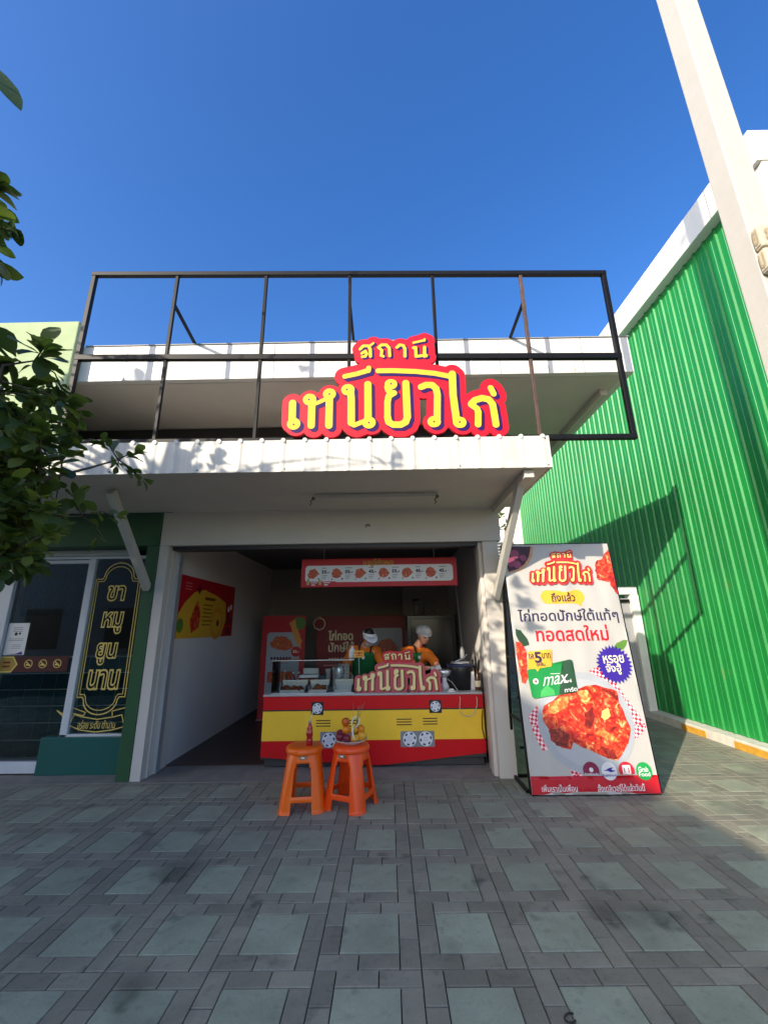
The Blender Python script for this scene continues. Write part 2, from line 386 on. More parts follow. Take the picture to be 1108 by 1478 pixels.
# ================================================================= GROUND
bm = BM()
v = [bm.verts.new(p) for p in ((-300,-300,-.012),(300,-300,-.012),(300,300,-.012),(-300,300,-.012))]; bm.faces.new(v)
tag(obj('ground', bm, M('sand_joint', (.020, .020, .019), .95, var=.3, vs=20)), kind='structure')
GX, GY = -.371, 3.461
def pav_mat(name, col, island, cam2):
    m = M(name, col, .78, var=.26, vs=3.2, island=island, bump=.25, bs=70)
    n = m.node_tree; L = n.links.new; b = n.nodes['Principled BSDF']; src = b.inputs['Base Color'].links[0].from_socket
    tc = n.nodes.new('ShaderNodeTexCoord')
    for scale, lo, hi, dk in ((1.1, .60, .70, .45), (4.5, .62, .72, .5), (.35, .45, .68, .72), (13, .58, .75, .75), (60, .55, .8, .78)):     # oil spots, scuffs, broad dirt
        nz = n.nodes.new('ShaderNodeTexNoise'); nz.inputs['Scale'].default_value = scale; nz.inputs['Detail'].default_value = 3; L(tc.outputs['Object'], nz.inputs['Vector'])
        mr = n.nodes.new('ShaderNodeMapRange'); mr.inputs[1].default_value = lo; mr.inputs[2].default_value = hi; mr.inputs[3].default_value = 1; mr.inputs[4].default_value = dk; L(nz.outputs['Fac'], mr.inputs[0])
        mx = n.nodes.new('ShaderNodeVectorMath'); mx.operation = 'SCALE'; L(src, mx.inputs[0]); L(mr.outputs[0], mx.inputs['Scale']); src = mx.outputs[0]
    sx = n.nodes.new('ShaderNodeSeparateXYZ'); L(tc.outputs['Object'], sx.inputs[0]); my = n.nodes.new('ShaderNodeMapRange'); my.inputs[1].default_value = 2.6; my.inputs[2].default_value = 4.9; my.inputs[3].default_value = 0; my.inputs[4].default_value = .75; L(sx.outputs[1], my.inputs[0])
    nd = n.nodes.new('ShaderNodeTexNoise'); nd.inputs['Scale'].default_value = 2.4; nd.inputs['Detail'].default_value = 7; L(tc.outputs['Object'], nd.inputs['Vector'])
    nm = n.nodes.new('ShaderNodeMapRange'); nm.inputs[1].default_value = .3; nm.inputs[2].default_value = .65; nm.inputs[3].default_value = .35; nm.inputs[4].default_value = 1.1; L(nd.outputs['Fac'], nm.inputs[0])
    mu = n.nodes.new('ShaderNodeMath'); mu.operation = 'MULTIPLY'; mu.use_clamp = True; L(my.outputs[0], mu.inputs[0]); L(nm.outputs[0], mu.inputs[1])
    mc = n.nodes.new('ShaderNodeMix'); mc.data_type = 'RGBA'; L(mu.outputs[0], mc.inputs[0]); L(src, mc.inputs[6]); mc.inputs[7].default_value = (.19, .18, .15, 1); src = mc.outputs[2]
    L(src, b.inputs['Base Color']); return m
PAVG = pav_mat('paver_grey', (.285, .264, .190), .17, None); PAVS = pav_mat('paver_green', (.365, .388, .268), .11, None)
bm = BM(); rp = random.Random(3)
def paver(x0, x1, y0, y1, mi):
    g, b, h = .0026, .004, rp.uniform(-.0012, .0012)
    x0 += g; x1 -= g; y0 += g; y1 -= g
    vs = [bm.verts.new((x, y, -.012)) for x, y in ((x0,y0),(x1,y0),(x1,y1),(x0,y1))]
    vm = [bm.verts.new((x, y, -.003+h)) for x, y in ((x0,y0),(x1,y0),(x1,y1),(x0,y1))]
    vt = [bm.verts.new((x, y, h)) for x, y in ((x0+b,y0+b),(x1-b,y0+b),(x1-b,y1-b),(x0+b,y1-b))]
    bm.faces.new(vt).material_index = mi
    for a, c in ((vs, vm), (vm, vt)):
        for i in range(4): bm.faces.new((a[i], a[(i+1) % 4], c[(i+1) % 4], c[i])).material_index = mi
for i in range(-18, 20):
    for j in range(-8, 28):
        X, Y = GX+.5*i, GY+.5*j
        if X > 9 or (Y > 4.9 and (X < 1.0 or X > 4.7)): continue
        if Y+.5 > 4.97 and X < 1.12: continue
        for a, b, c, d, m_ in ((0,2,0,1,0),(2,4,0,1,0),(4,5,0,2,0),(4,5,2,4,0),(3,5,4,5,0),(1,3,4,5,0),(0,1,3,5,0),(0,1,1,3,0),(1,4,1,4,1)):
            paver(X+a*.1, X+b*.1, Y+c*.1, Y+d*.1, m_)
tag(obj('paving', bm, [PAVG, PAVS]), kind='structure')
bm = BM()
box(bm, -9, 1.129, 4.963, 5.50, -.05, .004)
tag(obj('entrance_apron', bm, M('stained_concrete', (.215, .20, .18), .85, var=.35, vs=4, bump=.3, bs=60)), kind='structure')
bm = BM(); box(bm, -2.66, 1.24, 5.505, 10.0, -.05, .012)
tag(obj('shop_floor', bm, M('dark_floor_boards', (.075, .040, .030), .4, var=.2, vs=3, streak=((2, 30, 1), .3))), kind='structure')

# ================================================================= SHOP BUILDING
shop = empty('shop_building', (-.7, 5.05, 0), 'white single storey chicken shop unit with open front, corrugated canopy and flat white roof', 'shop building')
bm = BM()                                                     # piers, lintel and side walls
box(bm, -2.785, -2.67, 5.00, 5.20, 0, 2.545)                    # left pier, two steps
box(bm, -2.67, -2.655, 5.10, 5.52, 0, 2.545)
box(bm, 1.145, 1.33, 4.97, 5.15, 0, 2.535)
box(bm, 1.105, 1.145, 5.04, 5.17, 0, 2.535)
box(bm, -2.785, 1.38, 5.0, 5.2, 2.548, 2.965)
obj('front_wall', bm, WALLW, shop, bevel=.004)
bm = BM(); box(bm, -2.78, -2.66, 5.525, 10.1, 0, 2.95); box(bm, 1.25, 1.33, 5.153, 10.1, 0, 4.34); box(bm, -2.78, 1.25, 5.205, 5.3, 2.60, 3.6)
b9 = BM(); box(b9, -6.4, 1.25, 5.45, 5.6, 3.7, 4.34); obj('upper_wall', b9, M('painted_gap_shade', (.03, .028, .026), .8, var=.1), shop)  # near-black wall colour stands in for the shade between canopy and roof
obj('side_wall', bm, WALLIN, shop)
bm = BM(); box(bm, -2.655, -2.62, 5.21, 5.30, .012, 2.50); obj('guide_rail', bm, ALU, shop)
bm = BM(); box(bm, 1.11, 1.145, 5.18, 5.30, .012, 2.50); obj('guide_rail', bm, ALU, shop)
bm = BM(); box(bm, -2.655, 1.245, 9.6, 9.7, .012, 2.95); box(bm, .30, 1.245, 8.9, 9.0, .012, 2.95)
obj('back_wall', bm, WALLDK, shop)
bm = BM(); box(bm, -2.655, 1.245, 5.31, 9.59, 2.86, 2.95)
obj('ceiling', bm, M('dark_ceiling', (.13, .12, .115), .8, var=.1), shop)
bm = BM()                                                     # roller shutter slot and guide rails
box(bm, -2.65, 1.10, 5.06, 5.20, 2.50, 2.544)
obj('shutter_guide', bm, M('dark_steel', (.03, .028, .028), .5, var=.2), shop)
# canopy
CY, CZ0, CZ1 = 3.64, 2.965, 3.285
can = bm = BM(); box(bm, -5.2, 1.535, CY+.03, 5.0, CZ0+.006, CZ0+.03)
canopy = obj('canopy', bm, SOFFIT, shop)
bm = BM()                                                     # corrugated fascia sheet
xs = []; x = -5.2; per = .205; c0 = 1.485
while x < 1.535:
    t = ((x-c0) / per) % 1.0
    h = 0
    dd = min(t, 1-t)*per
    if dd < .032: h = .006*(0.5+0.5*math.cos(math.pi*dd/.032))
    xs.append((x, h)); x += .0068
front = []; 
for x, h in xs:
    tilt = .004*math.sin(x*2.1)
    front.append((bm.verts.new((x, CY-h, CZ0+tilt*.4)), bm.verts.new((x, CY-h, CZ1)), bm.verts.new((x, CY+.02, CZ1)), bm.verts.new((x, CY+.02, CZ0+tilt*.4))))
for a, b in zip(front, front[1:]):
    for i in range(4): bm.faces.new((a[i], b[i], b[(i+1) % 4], a[(i+1) % 4]))
for q in (front[0], front[-1][::-1]): bm.faces.new(q)
box(bm, 1.533, 1.545, CY-.004, CY+.9, CZ0, CZ1)
obj('fascia_sheet', bm, FASCIA, canopy)
bm = BM(); k = -32                                              # roof sheet ribs showing over the fascia
box(bm, -5.2, 1.53, CY+.022, 5.0, CZ1-.035, CZ1-.012)
x = c0
while x > -5.2:
    tube(bm, [(x, CY-.012, CZ1-.004), (x, 4.9, CZ1-.004)], .022, 10); x -= per
obj('roof_sheet', bm, FASCIA, canopy)
bm = BM()                                                     # screws
for x in np.arange(1.51, -5, -.82):
    for z in (CZ0+.025, CZ1-.03): tube(bm, [(x, CY-.008, z), (x, CY+.01, z)], .006, 6)
obj('screw', bm, M('rust_screw', (.08, .05, .035), .6, metal=.6), canopy)
bm = BM()                                                     # under-canopy beams
box(bm, 1.30, 1.39, 3.70, 4.96, CZ0-.075, CZ0+.004)
obj('canopy_beam', bm, SOFFIT, canopy, bevel=.004)
for nm, a, b in (('l', (-2.82, 4.03, 2.93), (-2.86, 4.985, 2.03)), ('r', (1.335, 3.95, 2.92), (1.25, 4.955, 1.86))):
    bm = BM(); bar(bm, a, b, .07, .09); obj('canopy_brace', bm, M('brace_paint', (.52, .50, .45), .6, var=.1, vs=6), shop, bevel=.005)
# upper roof
RY, RZ0, RZ1 = 4.25, 4.365, 4.835
bm = BM(); box(bm, -6.5, 2.89, RY, 14, RZ0, RZ1)
roof = obj('roof', bm, CLAD, shop, bevel=.006)
bm = BM(); box(bm, -6.4, 2.80, RY+.07, 5.55, RZ0-.006, RZ0-.002); box(bm, 2.66, 2.74, RY+.35, 13, RZ0-.09, RZ0-.003); box(bm, 1.4, 2.64, RY+1.3, 13, RZ0-.006, RZ0-.002)
obj('soffit_board', bm, SOFFIT, roof)
bm = BM()
for x in (-3.05, -2.55, -1.3, .05, 1.35, 2.32): box(bm, x-.004, x+.004, RY-.0025, RY+.01, RZ0+.004, RZ1-.004)
box(bm, -3.57, 2.9, RY-.012, RY+.06, RZ1+.001, RZ1+.012)
obj('panel_seam', bm, M('seam_grey', (.30, .30, .29), .6), roof)
bm = BM()
for x in (1.9, 2.2): box(bm, x, x+.012, RY-.006, RY-.001, RZ0+.02, RZ0+.1)
obj('rust_mark', bm, M('rust_stain', (.42, .38, .32), .7), roof)
# fluorescent fitting under the canopy (unlit)
t = empty('tube_lamp', (-.12, 4.34, 2.96), 'slim unlit batten with bare wires under the white canopy', 'lamp')
bm = BM(); box(bm, -.80, .56, 4.33, 4.36, 2.925, 2.962); obj('batten', bm, M('old_batten', (.47, .45, .42), .6, var=.1), t, bevel=.004)
for x in (-.80, .55):
    bm = BM(); box(bm, x-.015, x+.015, 4.325, 4.365, 2.905, 2.93); obj('socket', bm, M('rusty_socket', (.16, .11, .08), .7, var=.3), t)
    bm = BM(); tube(bm, [(x, 4.34, 2.91), (x-.03, 4.33, 2.88), (x-.015, 4.32, 2.85), (x-.03, 4.31, 2.83)], .006, 6); obj('wire', bm, M('brown_wire', (.12, .06, .04), .6), t)
bm = BM(); tube(bm, [(-.26, 5.0, 2.75), (-.25, 4.96, 2.765), (-.22, 4.96, 2.765), (-.21, 4.97, 2.745)], .007, 6)
tag(obj('wall_hook', bm, M('brown_wire')), 'small brown wire stub above the shop opening', 'hook')

# ================================================================= SIGN FRAME ON THE CANOPY
fr = empty('sign_frame', (-.4, 3.73, 3.29), 'tall black steel grid frame standing on the canopy behind the red sign', 'sign frame')
FYc = 3.73
tl, tr_, bl, br = Vector((-3.19, FYc, 5.37)), Vector((2.42, FYc, 5.26)), Vector((-3.21, FYc, 3.335)), Vector((2.41, FYc, 3.30))
def fx(x, z_l, z_r): return z_l+(z_r-z_l)*(x+3.2)/5.62
for nm, zl, zr, wd in (('top', 5.37, 5.25, .05), ('mid', 4.30, 4.20, .062), ('bottom', 3.335, 3.30, .05)):
    bm = BM(); bar(bm, (-3.22, FYc, fx(-3.22, zl, zr)), (2.43, FYc, fx(2.43, zl, zr)), .05, wd); obj('rail', bm, BLACKM, fr, bevel=.004)
posts = [-3.195, -2.27, -1.285, -.365, .54, 1.50, 2.405]
for i, x in enumerate(posts):
    zt, zb = fx(x, 5.37, 5.25)-.024, fx(x, 3.335, 3.30)-.02
    bm = BM(); wd = .046 if i in (0, 6) else .034
    bar(bm, (x, FYc+.002, zb), (x, FYc+.002, zt), wd, wd, up=(0, 1, 0)); obj('post', bm, BLACKM if i != 5 else M('rusted_steel', (.09, .05, .035), .6, var=.5, vs=8), fr, bevel=.004)
for x, z in ((-2.27, 4.96), (-.365, 4.94), (1.50, 4.90)):
    bm = BM(); bar(bm, (x, FYc, z), (x+.0, 4.36, RZ1+.01), .03, .03); obj('strut', bm, BLACKM, fr, bevel=.003)

# logo sign
sign = empty('logo_sign', (.09, 3.66, 3.28), 'big red cut-out sign with yellow Thai letters on top of the canopy', 'sign')
p = Panel(HY(554, 739, 3.66), (1, 0, 0), (0, 0, 1), eps=.0012)
def fbig(x, y): return p.loc(400+x/3.2588, 470+y/3.2588)
kbig = abs(p.loc(600, 560)[0]-p.loc(500, 560)[0])/100/3.2588
Lred = logo(p, fbig, kbig, thick=.035, big_r=49, sm_r=38)
p.build('backing_board', sign)
p2 = Panel(p.O, p.U, p.V, eps=.0012); p2.k = 3; logo_letters(p2, fbig, kbig); p2.build('lettering', sign)

# ================================================================= GREEN SHED ON THE RIGHT
n = GREENWALL.node_tree; L = n.links.new; b_ = n.nodes['Principled BSDF']; tc_ = n.nodes.new('ShaderNodeTexCoord')         # rust blooms and faded streaks on the sheet
mp_ = n.nodes.new('ShaderNodeMapping'); mp_.inputs['Scale'].default_value = (2.2, 2.2, .9); L(tc_.outputs['Object'], mp_.inputs[0]); nz_ = n.nodes.new('ShaderNodeTexNoise'); nz_.inputs['Scale'].default_value = 1.0; nz_.inputs['Detail'].default_value = 9; nz_.inputs['Roughness'].default_value = .7; L(mp_.outputs[0], nz_.inputs['Vector'])
mr_ = n.nodes.new('ShaderNodeMapRange'); mr_.inputs[1].default_value = .64; mr_.inputs[2].default_value = .76; mr_.inputs[4].default_value = .55; L(nz_.outputs['Fac'], mr_.inputs[0])
mc_ = n.nodes.new('ShaderNodeMix'); mc_.data_type = 'RGBA'; L(mr_.outputs[0], mc_.inputs[0]); L(b_.inputs['Base Color'].links[0].from_socket, mc_.inputs[6]); mc_.inputs[7].default_value = (.16, .13, .03, 1); L(mc_.outputs[2], b_.inputs['Base Color'])
gs = empty('green_shed', (4.6, 8, 0), 'long shed of bright green ribbed metal sheet with white eaves on the right', 'shed')
bm = BM(); prof = []
y = 4.22
while y < 13.9:
    prof += [(y, 0), (y+.055, 0), (y+.059, .004), (y+.068, .004), (y+.072, 0), (y+.142, 0), (y+.156, .022), (y+.180, .022), (y+.192, 0)]; y += .20
rows = [(bm.verts.new((4.6-h, y, .12)), bm.verts.new((4.6-h, y, 6.84))) for y, h in prof]
for a, b in zip(rows, rows[1:]): bm.faces.new((b[0], a[0], a[1], b[1]))
obj('ribbed_wall', bm, GREENWALL, gs)
bm = BM(); box(bm, 4.62, 9, 4.2, 13.9, .05, 6.84); obj('wall_core', bm, GREENPAINT, gs)
bm = BM(); box(bm, 4.44, 9, 3.69, 14.6, 6.82, 7.31); rf = obj('eaves', bm, CLAD, gs, bevel=.01)
bm = BM()
for y in (4.42, 5.75, 7.1, 8.5): box(bm, 4.437, 4.45, y-.006, y+.006, 6.825, 7.30)
obj('panel_seam', bm, MATS['seam_grey'], rf)
bm = BM(); box(bm, 4.50, 9, 3.70, 4.2, .05, 6.815); obj('corner_pier', bm, CLAD, gs, bevel=.01)
bm = BM(); box(bm, HY(741, 760, 13.9).x, 4.66, 13.92, 14.1, 0, 6.80); obj('end_trim', bm, WHITE, gs)
bm = BM(); box(bm, 4.40, 4.62, 3.6, 8.2, -.01, .115, 0)
kerb = obj('kerb', bm, M('kerb_white', (.66, .62, .54), .8, var=.22, vs=8, bump=.2), gs, bevel=.008)
bm = BM(); y = 6.98
for yy in (6.98, 5.98, 4.98, 3.98): 
    if yy-.5 < 3.6: continue
    box(bm, 4.396, 4.41, yy-.5, yy, .0, .085)
obj('kerb_paint', bm, M('kerb_yellow', (.62, .32, .03), .8, var=.35, vs=14), kerb)

# alley gate
ga = empty('alley_gate', (4.3, 8, 0), 'white framed grey door closing the alley beside the green shed', 'gate')
bm = BM(); box(bm, 4.42, 4.56, 7.78, 8.0, 0, 2.06); obj('post', bm, WHITE, ga, bevel=.01)
bm = BM(); box(bm, 2.3, 4.56, 7.8, 7.98, 2.065, 2.20); obj('head_beam', bm, WHITE, ga, bevel=.01)
bm = BM(); box(bm, 2.3, 4.41, 7.86, 7.93, .06, 2.0); d = obj('door', bm, M('door_grey', (.33, .33, .34), .6, var=.08), ga)
bm = BM(); box(bm, 2.3, 4.40, 7.82, 7.86, 1.93, 1.98); obj('door_rail', bm, BLACKM, d)
# things seen through the slot between the buildings
lv = empty('louvre_screen', (4.2, 15, 0), 'grey louvred screen in the narrow gap behind the white brace', 'screen')
bm = BM(); box(bm, 2.6, 5.2, 15.0, 15.05, 0, 4.45); obj('backing', bm, PGREY, lv)
bm = BM()
for k in range(14): box(bm, 2.6, 5.2, 14.93, 14.99, 3.0+k*.11, 3.0+k*.11+.05)
obj('slat', bm, ALU, lv)
bm = BM(); box(bm, 2.6, 5.2, 14.9, 15.05, 4.47, 4.78); obj('cap', bm, WHITE, lv, bevel=.01)
# ================================================================= COLUMN IN FRONT
co = empty('square_column', (2.17, 1.97, 0), 'tall white square steel column rising past the top right corner', 'column')
bm = BM(); box(bm, 2.10, 2.252, 1.90, 2.04, 0, 9.2)
obj('shaft', bm, M('column_paint', (.54, .515, .455), .55, var=.06, vs=14, bump=.04, bs=200), co, bevel=.008, seg=3)
ls = empty('letter_blocks', (2.18, 1.87, 3.5), 'cream embossed letter blocks fixed on the white column at the right edge', 'sign')
CREAM = M('cream_plastic', (.56, .50, .36), .5, var=.05)
for z0, ch in ((3.555, 'ย'), (3.40, 'บ')):
    bm = BM(); box(bm, 2.095, 2.24, 1.845, 1.898, z0, z0+.145); b_ = obj('block', bm, CREAM, ls, bevel=.012)
    pp = Panel((2.0949, 1.893, z0), (0, -1, 0), (0, 0, 1), eps=.004); pp.k = 0
    pp.add(rrect(.006, .042, .015, .13, .006), CREAM, thick=.003); pp.text(ch, (.010, .03, .038, .115), M('cream_shadow', (.40, .32, .2), .6), bold=.02); pp.build('letter', b_)
    pp = Panel((2.095, 1.8449, z0), (1, 0, 0), (0, 0, 1), eps=.004); pp.k = 0
    pp.text(ch, (.03, .03, .12, .115), M('cream_shadow'), bold=.02); pp.build('letter', b_)

# ================================================================= GREEN NEIGHBOUR SHOP
ns = empty('neighbour_shop', (-3.9, 5.05, 0), 'dark green restaurant front with tall glass left of the chicken shop', 'shop building')
bm = BM(); box(bm, -2.93, -2.788, 4.99, 5.35, .004, 2.55); box(bm, -9, -2.788, 4.99, 5.40, 2.553, 3.6)
obj('front_wall', bm, GREENPAINT, ns, bevel=.004)
bm = BM(); box(bm, -12, -3.585, 4.1, 4.235, 3.30, 5.08); obj('parapet', bm, MINT, ns, bevel=.01)
bm = BM(); box(bm, -12, -2.8, 4.95, 9, 3.603, 3.69); obj('roof', bm, GREENPAINT, ns)
bm = BM(); box(bm, -3.98, -2.932, 5.215, 5.30, .004, .385); obj('base_panel', bm, TEAL, ns, bevel=.004)
bm = BM(); box(bm, -9, -3.982, 5.24, 5.40, .02, .135); obj('door_sill', bm, FRAMEW, ns, bevel=.004)
bm = BM(); box(bm, -3.80, -3.715, 5.25, 5.35, .385, 2.44); box(bm, -9, -2.932, 5.25, 5.35, 2.44, 2.475); box(bm, -2.97, -2.932, 5.25, 5.35, .385, 2.44); box(bm, -3.80, -2.97, 5.25, 5.35, .385, .41)
box(bm, -4.80, -4.70, 5.24, 5.33, .135, 2.40); box(bm, -4.92, -4.82, 5.30, 5.38, .135, 2.40); box(bm, -4.70, -3.80, 5.26, 5.33, 2.385, 2.43)
wf = obj('window_frame', bm, FRAMEW, ns, bevel=.004)
bm = BM(); box(bm, -9, -3.30, 5.22, 5.24, 2.475, 2.548); obj('head_trim', bm, M('trim_pale', (.42, .44, .42), .5), ns)
bm = BM(); tube(bm, [(-4.745, 5.235, 1.0), (-4.745, 5.20, 1.0), (-4.745, 5.20, 1.4), (-4.745, 5.235, 1.4)], .012, 8); obj('door_handle', bm, ALU, ns)
GL = glass_mat('shop_glass', (.80, .84, .83))
bm = BM(); box(bm, -4.70, -3.80, 5.29, 5.298, .135, 2.385); obj('door_pane', bm, GL, ns)
bm = BM(); box(bm, -3.715, -2.97, 5.29, 5.298, .41, 2.44); obj('window_pane', bm, GL, ns)
bm = BM(); box(bm, -9, -4.92, 5.33, 5.338, .135, 2.385); obj('door_pane', bm, GL, ns)
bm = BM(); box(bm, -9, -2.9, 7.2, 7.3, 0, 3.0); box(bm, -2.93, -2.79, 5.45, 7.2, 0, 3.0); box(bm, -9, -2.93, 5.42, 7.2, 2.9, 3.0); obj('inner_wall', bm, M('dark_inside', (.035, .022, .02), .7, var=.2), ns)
bm = BM(); box(bm, -9, -2.93, 5.42, 7.2, -.02, .01); obj('inner_floor', bm, M('inside_floor', (.05, .045, .04), .4), ns)
bm = BM()                                                     # green tiled dado inside
y0 = 5.85
for i in range(26):
    for j in range(6): box(bm, -8.0+i*.2+.006, -8.0+(i+1)*.2-.006, y0, y0+.02, .02+j*.2+.006, .02+(j+1)*.2-.006)
box(bm, -8, -2.95, y0+.012, y0+.3, .01, 1.22, 1)
obj('tile_dado', bm, [M('dark_green_tile', (.012, .075, .065), .2, var=.15), M('tile_grout', (.55, .62, .58), .7)], ns)
bm = BM(); box(bm, -4.7, -3.82, 5.40, 5.42, 1.75, 2.39)
for k in range(22): box(bm, -4.69+k*.04, -4.665+k*.04, 5.39, 5.40, 1.752, 2.388)
obj('blind', bm, M('brown_blind', (.10, .06, .05), .7, var=.1), ns)
# gold lettering on the right pane
gp = Panel((0, 5.2885, 0), (1, 0, 0), (0, 0, 1), eps=.0008)
GOLD = M('gold_vinyl', rgb(226, 200, 110), .45); DARKV = M('dark_vinyl', (.010, .014, .015), .7, spec=.1)
def g3(x, y): return gp.loc(x/3.078, 700+y/3.078)
def outline(pts, r, m, pn=gp, close=True, same=False):
    L = []
    for a, b in zip(pts, pts[1:]+pts[:1] if close else pts[1:]): L.append(capsule(a, b, r, 5))
    pn.add(L, m, same=same)
cxs = -3.41
def cart(w, zt, zb, ra, rb, sh):                               # arched cartouche
    pts = [(cxs-w, zt), (cxs-ra-sh, zt)] + [(cxs-ra*math.cos(t), zt+.035+ra*.92*math.sin(t)) for t in np.linspace(0, math.pi, 18)] + [(cxs+ra+sh, zt), (cxs+w, zt), (cxs+w, zb), (cxs+rb+sh, zb)]
    pts += [(cxs+rb*math.cos(t), zb-.03-rb*.8*math.sin(t)) for t in np.linspace(0, math.pi, 18)] + [(cxs-rb-sh, zb), (cxs-w, zb)]
    return pts
outline(cart(.285, 2.185, .80, .185, .20, .02), .0062, GOLD); outline(cart(.255, 2.155, .83, .165, .18, .02), .0048, GOLD)
for txt, z0, z1, wd in (('ขา', 1.925, 2.09, .20), ('หมู', 1.53, 1.765, .24), ('ยูน', 1.17, 1.40, .235), ('นาน', .895, 1.09, .36)):
    c_ = cxs+(.0 if txt != 'ยูน' else -.015)
    for bold, m in ((.062, GOLD), (.0, DARKV)): gp.text(txt, (c_-wd/2, z0, c_+wd/2, z1), m, bold=bold, shear=.06)
rib = [(-3.73, .50), (-3.69, .615), (-3.60, .59), (-3.41, .56), (-3.22, .585), (-3.13, .605), (-3.085, .48), (-3.22, .445), (-3.41, .425), (-3.60, .45)]
outline(rib, .0055, GOLD)
outline([(-3.71, .56), (-3.90, .66), (-3.80, .58), (-3.72, .52)], .005, GOLD, close=False); outline([(-3.78, .71), (-3.76, .64), (-3.58, .60)], .005, GOLD, close=False); outline([(-3.78, .71), (-3.56, .635), (-3.58, .60)], .005, GOLD, close=False)
outline([(-3.24, .60), (-3.25, .645), (-3.03, .70), (-3.02, .62), (-2.98, .60)], .005, GOLD, close=False); outline([(-3.09, .52), (-2.98, .54)], .005, GOLD, close=False)
gp.text('อร่อย·ระดับ·ตำนาน', (-3.63, .462, -3.19, .555), GOLD, bold=.01, shear=.1)
gp.build('gold_lettering', ns)
# notice and maroon band on the door glass
dp = Panel((0, 5.2885, 0), (1, 0, 0), (0, 0, 1), eps=.0008)
a0, b0 = dp.loc(8, 945); a1, b1 = dp.loc(33, 905)
dp.add(rrect(-4.69, -4.43, 1.285, 1.66, .004), PWHITE)
for k in range(3): dp.add(rrect(-4.62, -4.50, 1.60-k*.022, 1.607-k*.022, .002), PGREY, same=True)
dp.add([circ(-4.575, 1.53, .02), circ(-4.53, 1.535, .014)], PBLACK, same=True)
for k in range(2): dp.add(rrect(-4.65, -4.47, 1.47-k*.02, 1.476-k*.02, .002), PGREY, same=True)
for k in range(3): dp.add(rrect(-4.60, -4.49, 1.40-k*.02, 1.405-k*.02, .002), PGREY, same=True)
dp.add([(-4.66, 1.29), (-4.45, 1.29), (-4.46, 1.325), (-4.53, 1.30)], PPURP, same=True)
dp.add(rrect(-4.70, -3.87, 1.09, 1.265, .003), M('band_maroon', rgb(70, 16, 20), .45))
dp.add([(-4.70, 1.085), (-4.545, 1.085), (-4.48, 1.178), (-4.545, 1.268), (-4.70, 1.268)], GOLD)
dp.add([(-4.70, 1.10), (-4.552, 1.10), (-4.50, 1.178), (-4.552, 1.255), (-4.70, 1.255)], M('gold_dark', rgb(170, 140, 60), .5))
for k in range(2): dp.add(rrect(-4.66, -4.57, 1.19-k*.045, 1.21-k*.045, .004), PDRED, same=(k > 0))
for x in (-4.35, -4.175, -4.0):
    dp.add(circ(x, 1.18, .05), GOLD); dp.add(circ(x, 1.18, .041), MATS['band_maroon']); dp.add([capsule((x-.03, 1.205), (x+.03, 1.155), .006, 4)], GOLD, same=False); dp.add([capsule((x-.018, 1.17), (x+.016, 1.17), .010, 4)], GOLD)
dp.build('door_sticker', ns)

# ================================================================= COUNTER
QY = 5.36
ct = empty('serving_counter', (-.15, 5.6, .012), 'red and yellow counter painted like a bus front inside the shop opening', 'counter')
bm = BM(); box(bm, -1.50, 1.10, QY+.006, 5.92, .10, .765); box(bm, -1.47, 1.08, QY+.05, 5.9, .012, .098); obj('cabinet', bm, M('counter_dark', (.045, .042, .045), .5, var=.1), ct, bevel=.004)
bm = BM(); box(bm, -1.51, 1.105, QY-.004, 5.95, .768, .79); obj('countertop', bm, M('counter_top', (.45, .44, .43), .35), ct, bevel=.005)
GR, GYL = M('gloss_red', rgb(206, 12, 24), .4, spec=.3, var=.08, vs=5), M('gloss_yellow', rgb(252, 204, 58), .4, spec=.3, var=.07, vs=4)
fp = Panel((-1.50, QY, 0), (1, 0, 0), (0, 0, 1), eps=.0008); W_ = 2.60
fp.add([(0, .125), (.6, .075), (1.30, .032), (1.46, .035), (2.0, .088), (W_, .145), (W_, .29), (0, .29)], GR)
fp.add(rrect(0, W_, .29, .607, .001), GYL, same=True); fp.add(rrect(0, W_, .607, .622, .001), PBLACK, same=True); fp.add(rrect(0, W_, .622, .766, .001), GR, same=True)
WHEEL = M('wheel_white', (.72, .74, .78), .4)
def wheel(cx, cz, r):
    fp.add(circ(cx, cz, r, 32), WHEEL); k0 = fp.k
    for k in range(6):
        t = math.pi/3*k+.2; a = [(cx+r*.86*math.cos(t+s), cz+r*.86*math.sin(t+s)) for s in np.linspace(-.26, .26, 5)]+[(cx+r*.64*math.cos(t+s), cz+r*.64*math.sin(t+s)) for s in np.linspace(.22, -.22, 5)]
        fp.add(a, PBLACK, same=(k > 0))
    for k in range(6):
        t = math.pi/3*k; fp.add(circ(cx+r*.25*math.cos(t), cz+r*.25*math.sin(t), r*.05, 6), PGREY, same=True)
for u, v in ((458, 1022), (628, 1019)):
    x, z = fp.loc(u, v); fp.add(rrect(x-.073, x+.073, z-.075, z+.067, .006), PBLACK); wheel(x, z-.004, .058)
for u0, v0, u1, v1 in ((462, 1056, 508, 1080), (578, 1055, 627, 1078)):
    a, b, c, d = fp.ibox(u0, v0, u1, v1); fp.add(rrect(a, c, b, d, .012), PGREY); wheel(a+(c-a)*.27, (b+d)/2, .079); wheel(a+(c-a)*.74, (b+d)/2, .079)
for u0, v0, u1, v1 in ((456, 1040, 477, 1048), (495, 1040, 515, 1048), (572, 1038, 594, 1046), (610, 1037, 631, 1045)):
    a, b, c, d = fp.ibox(u0, v0, u1, v1)
    for k in range(3): fp.add(rrect(a, c, b+(d-b)*k*.5-.005, b+(d-b)*k*.5+.006, .003), M('vent_brown', rgb(60, 20, 16), .5), same=(k > 0))
obj('front_panel', fp.bm, fp.mats, ct)
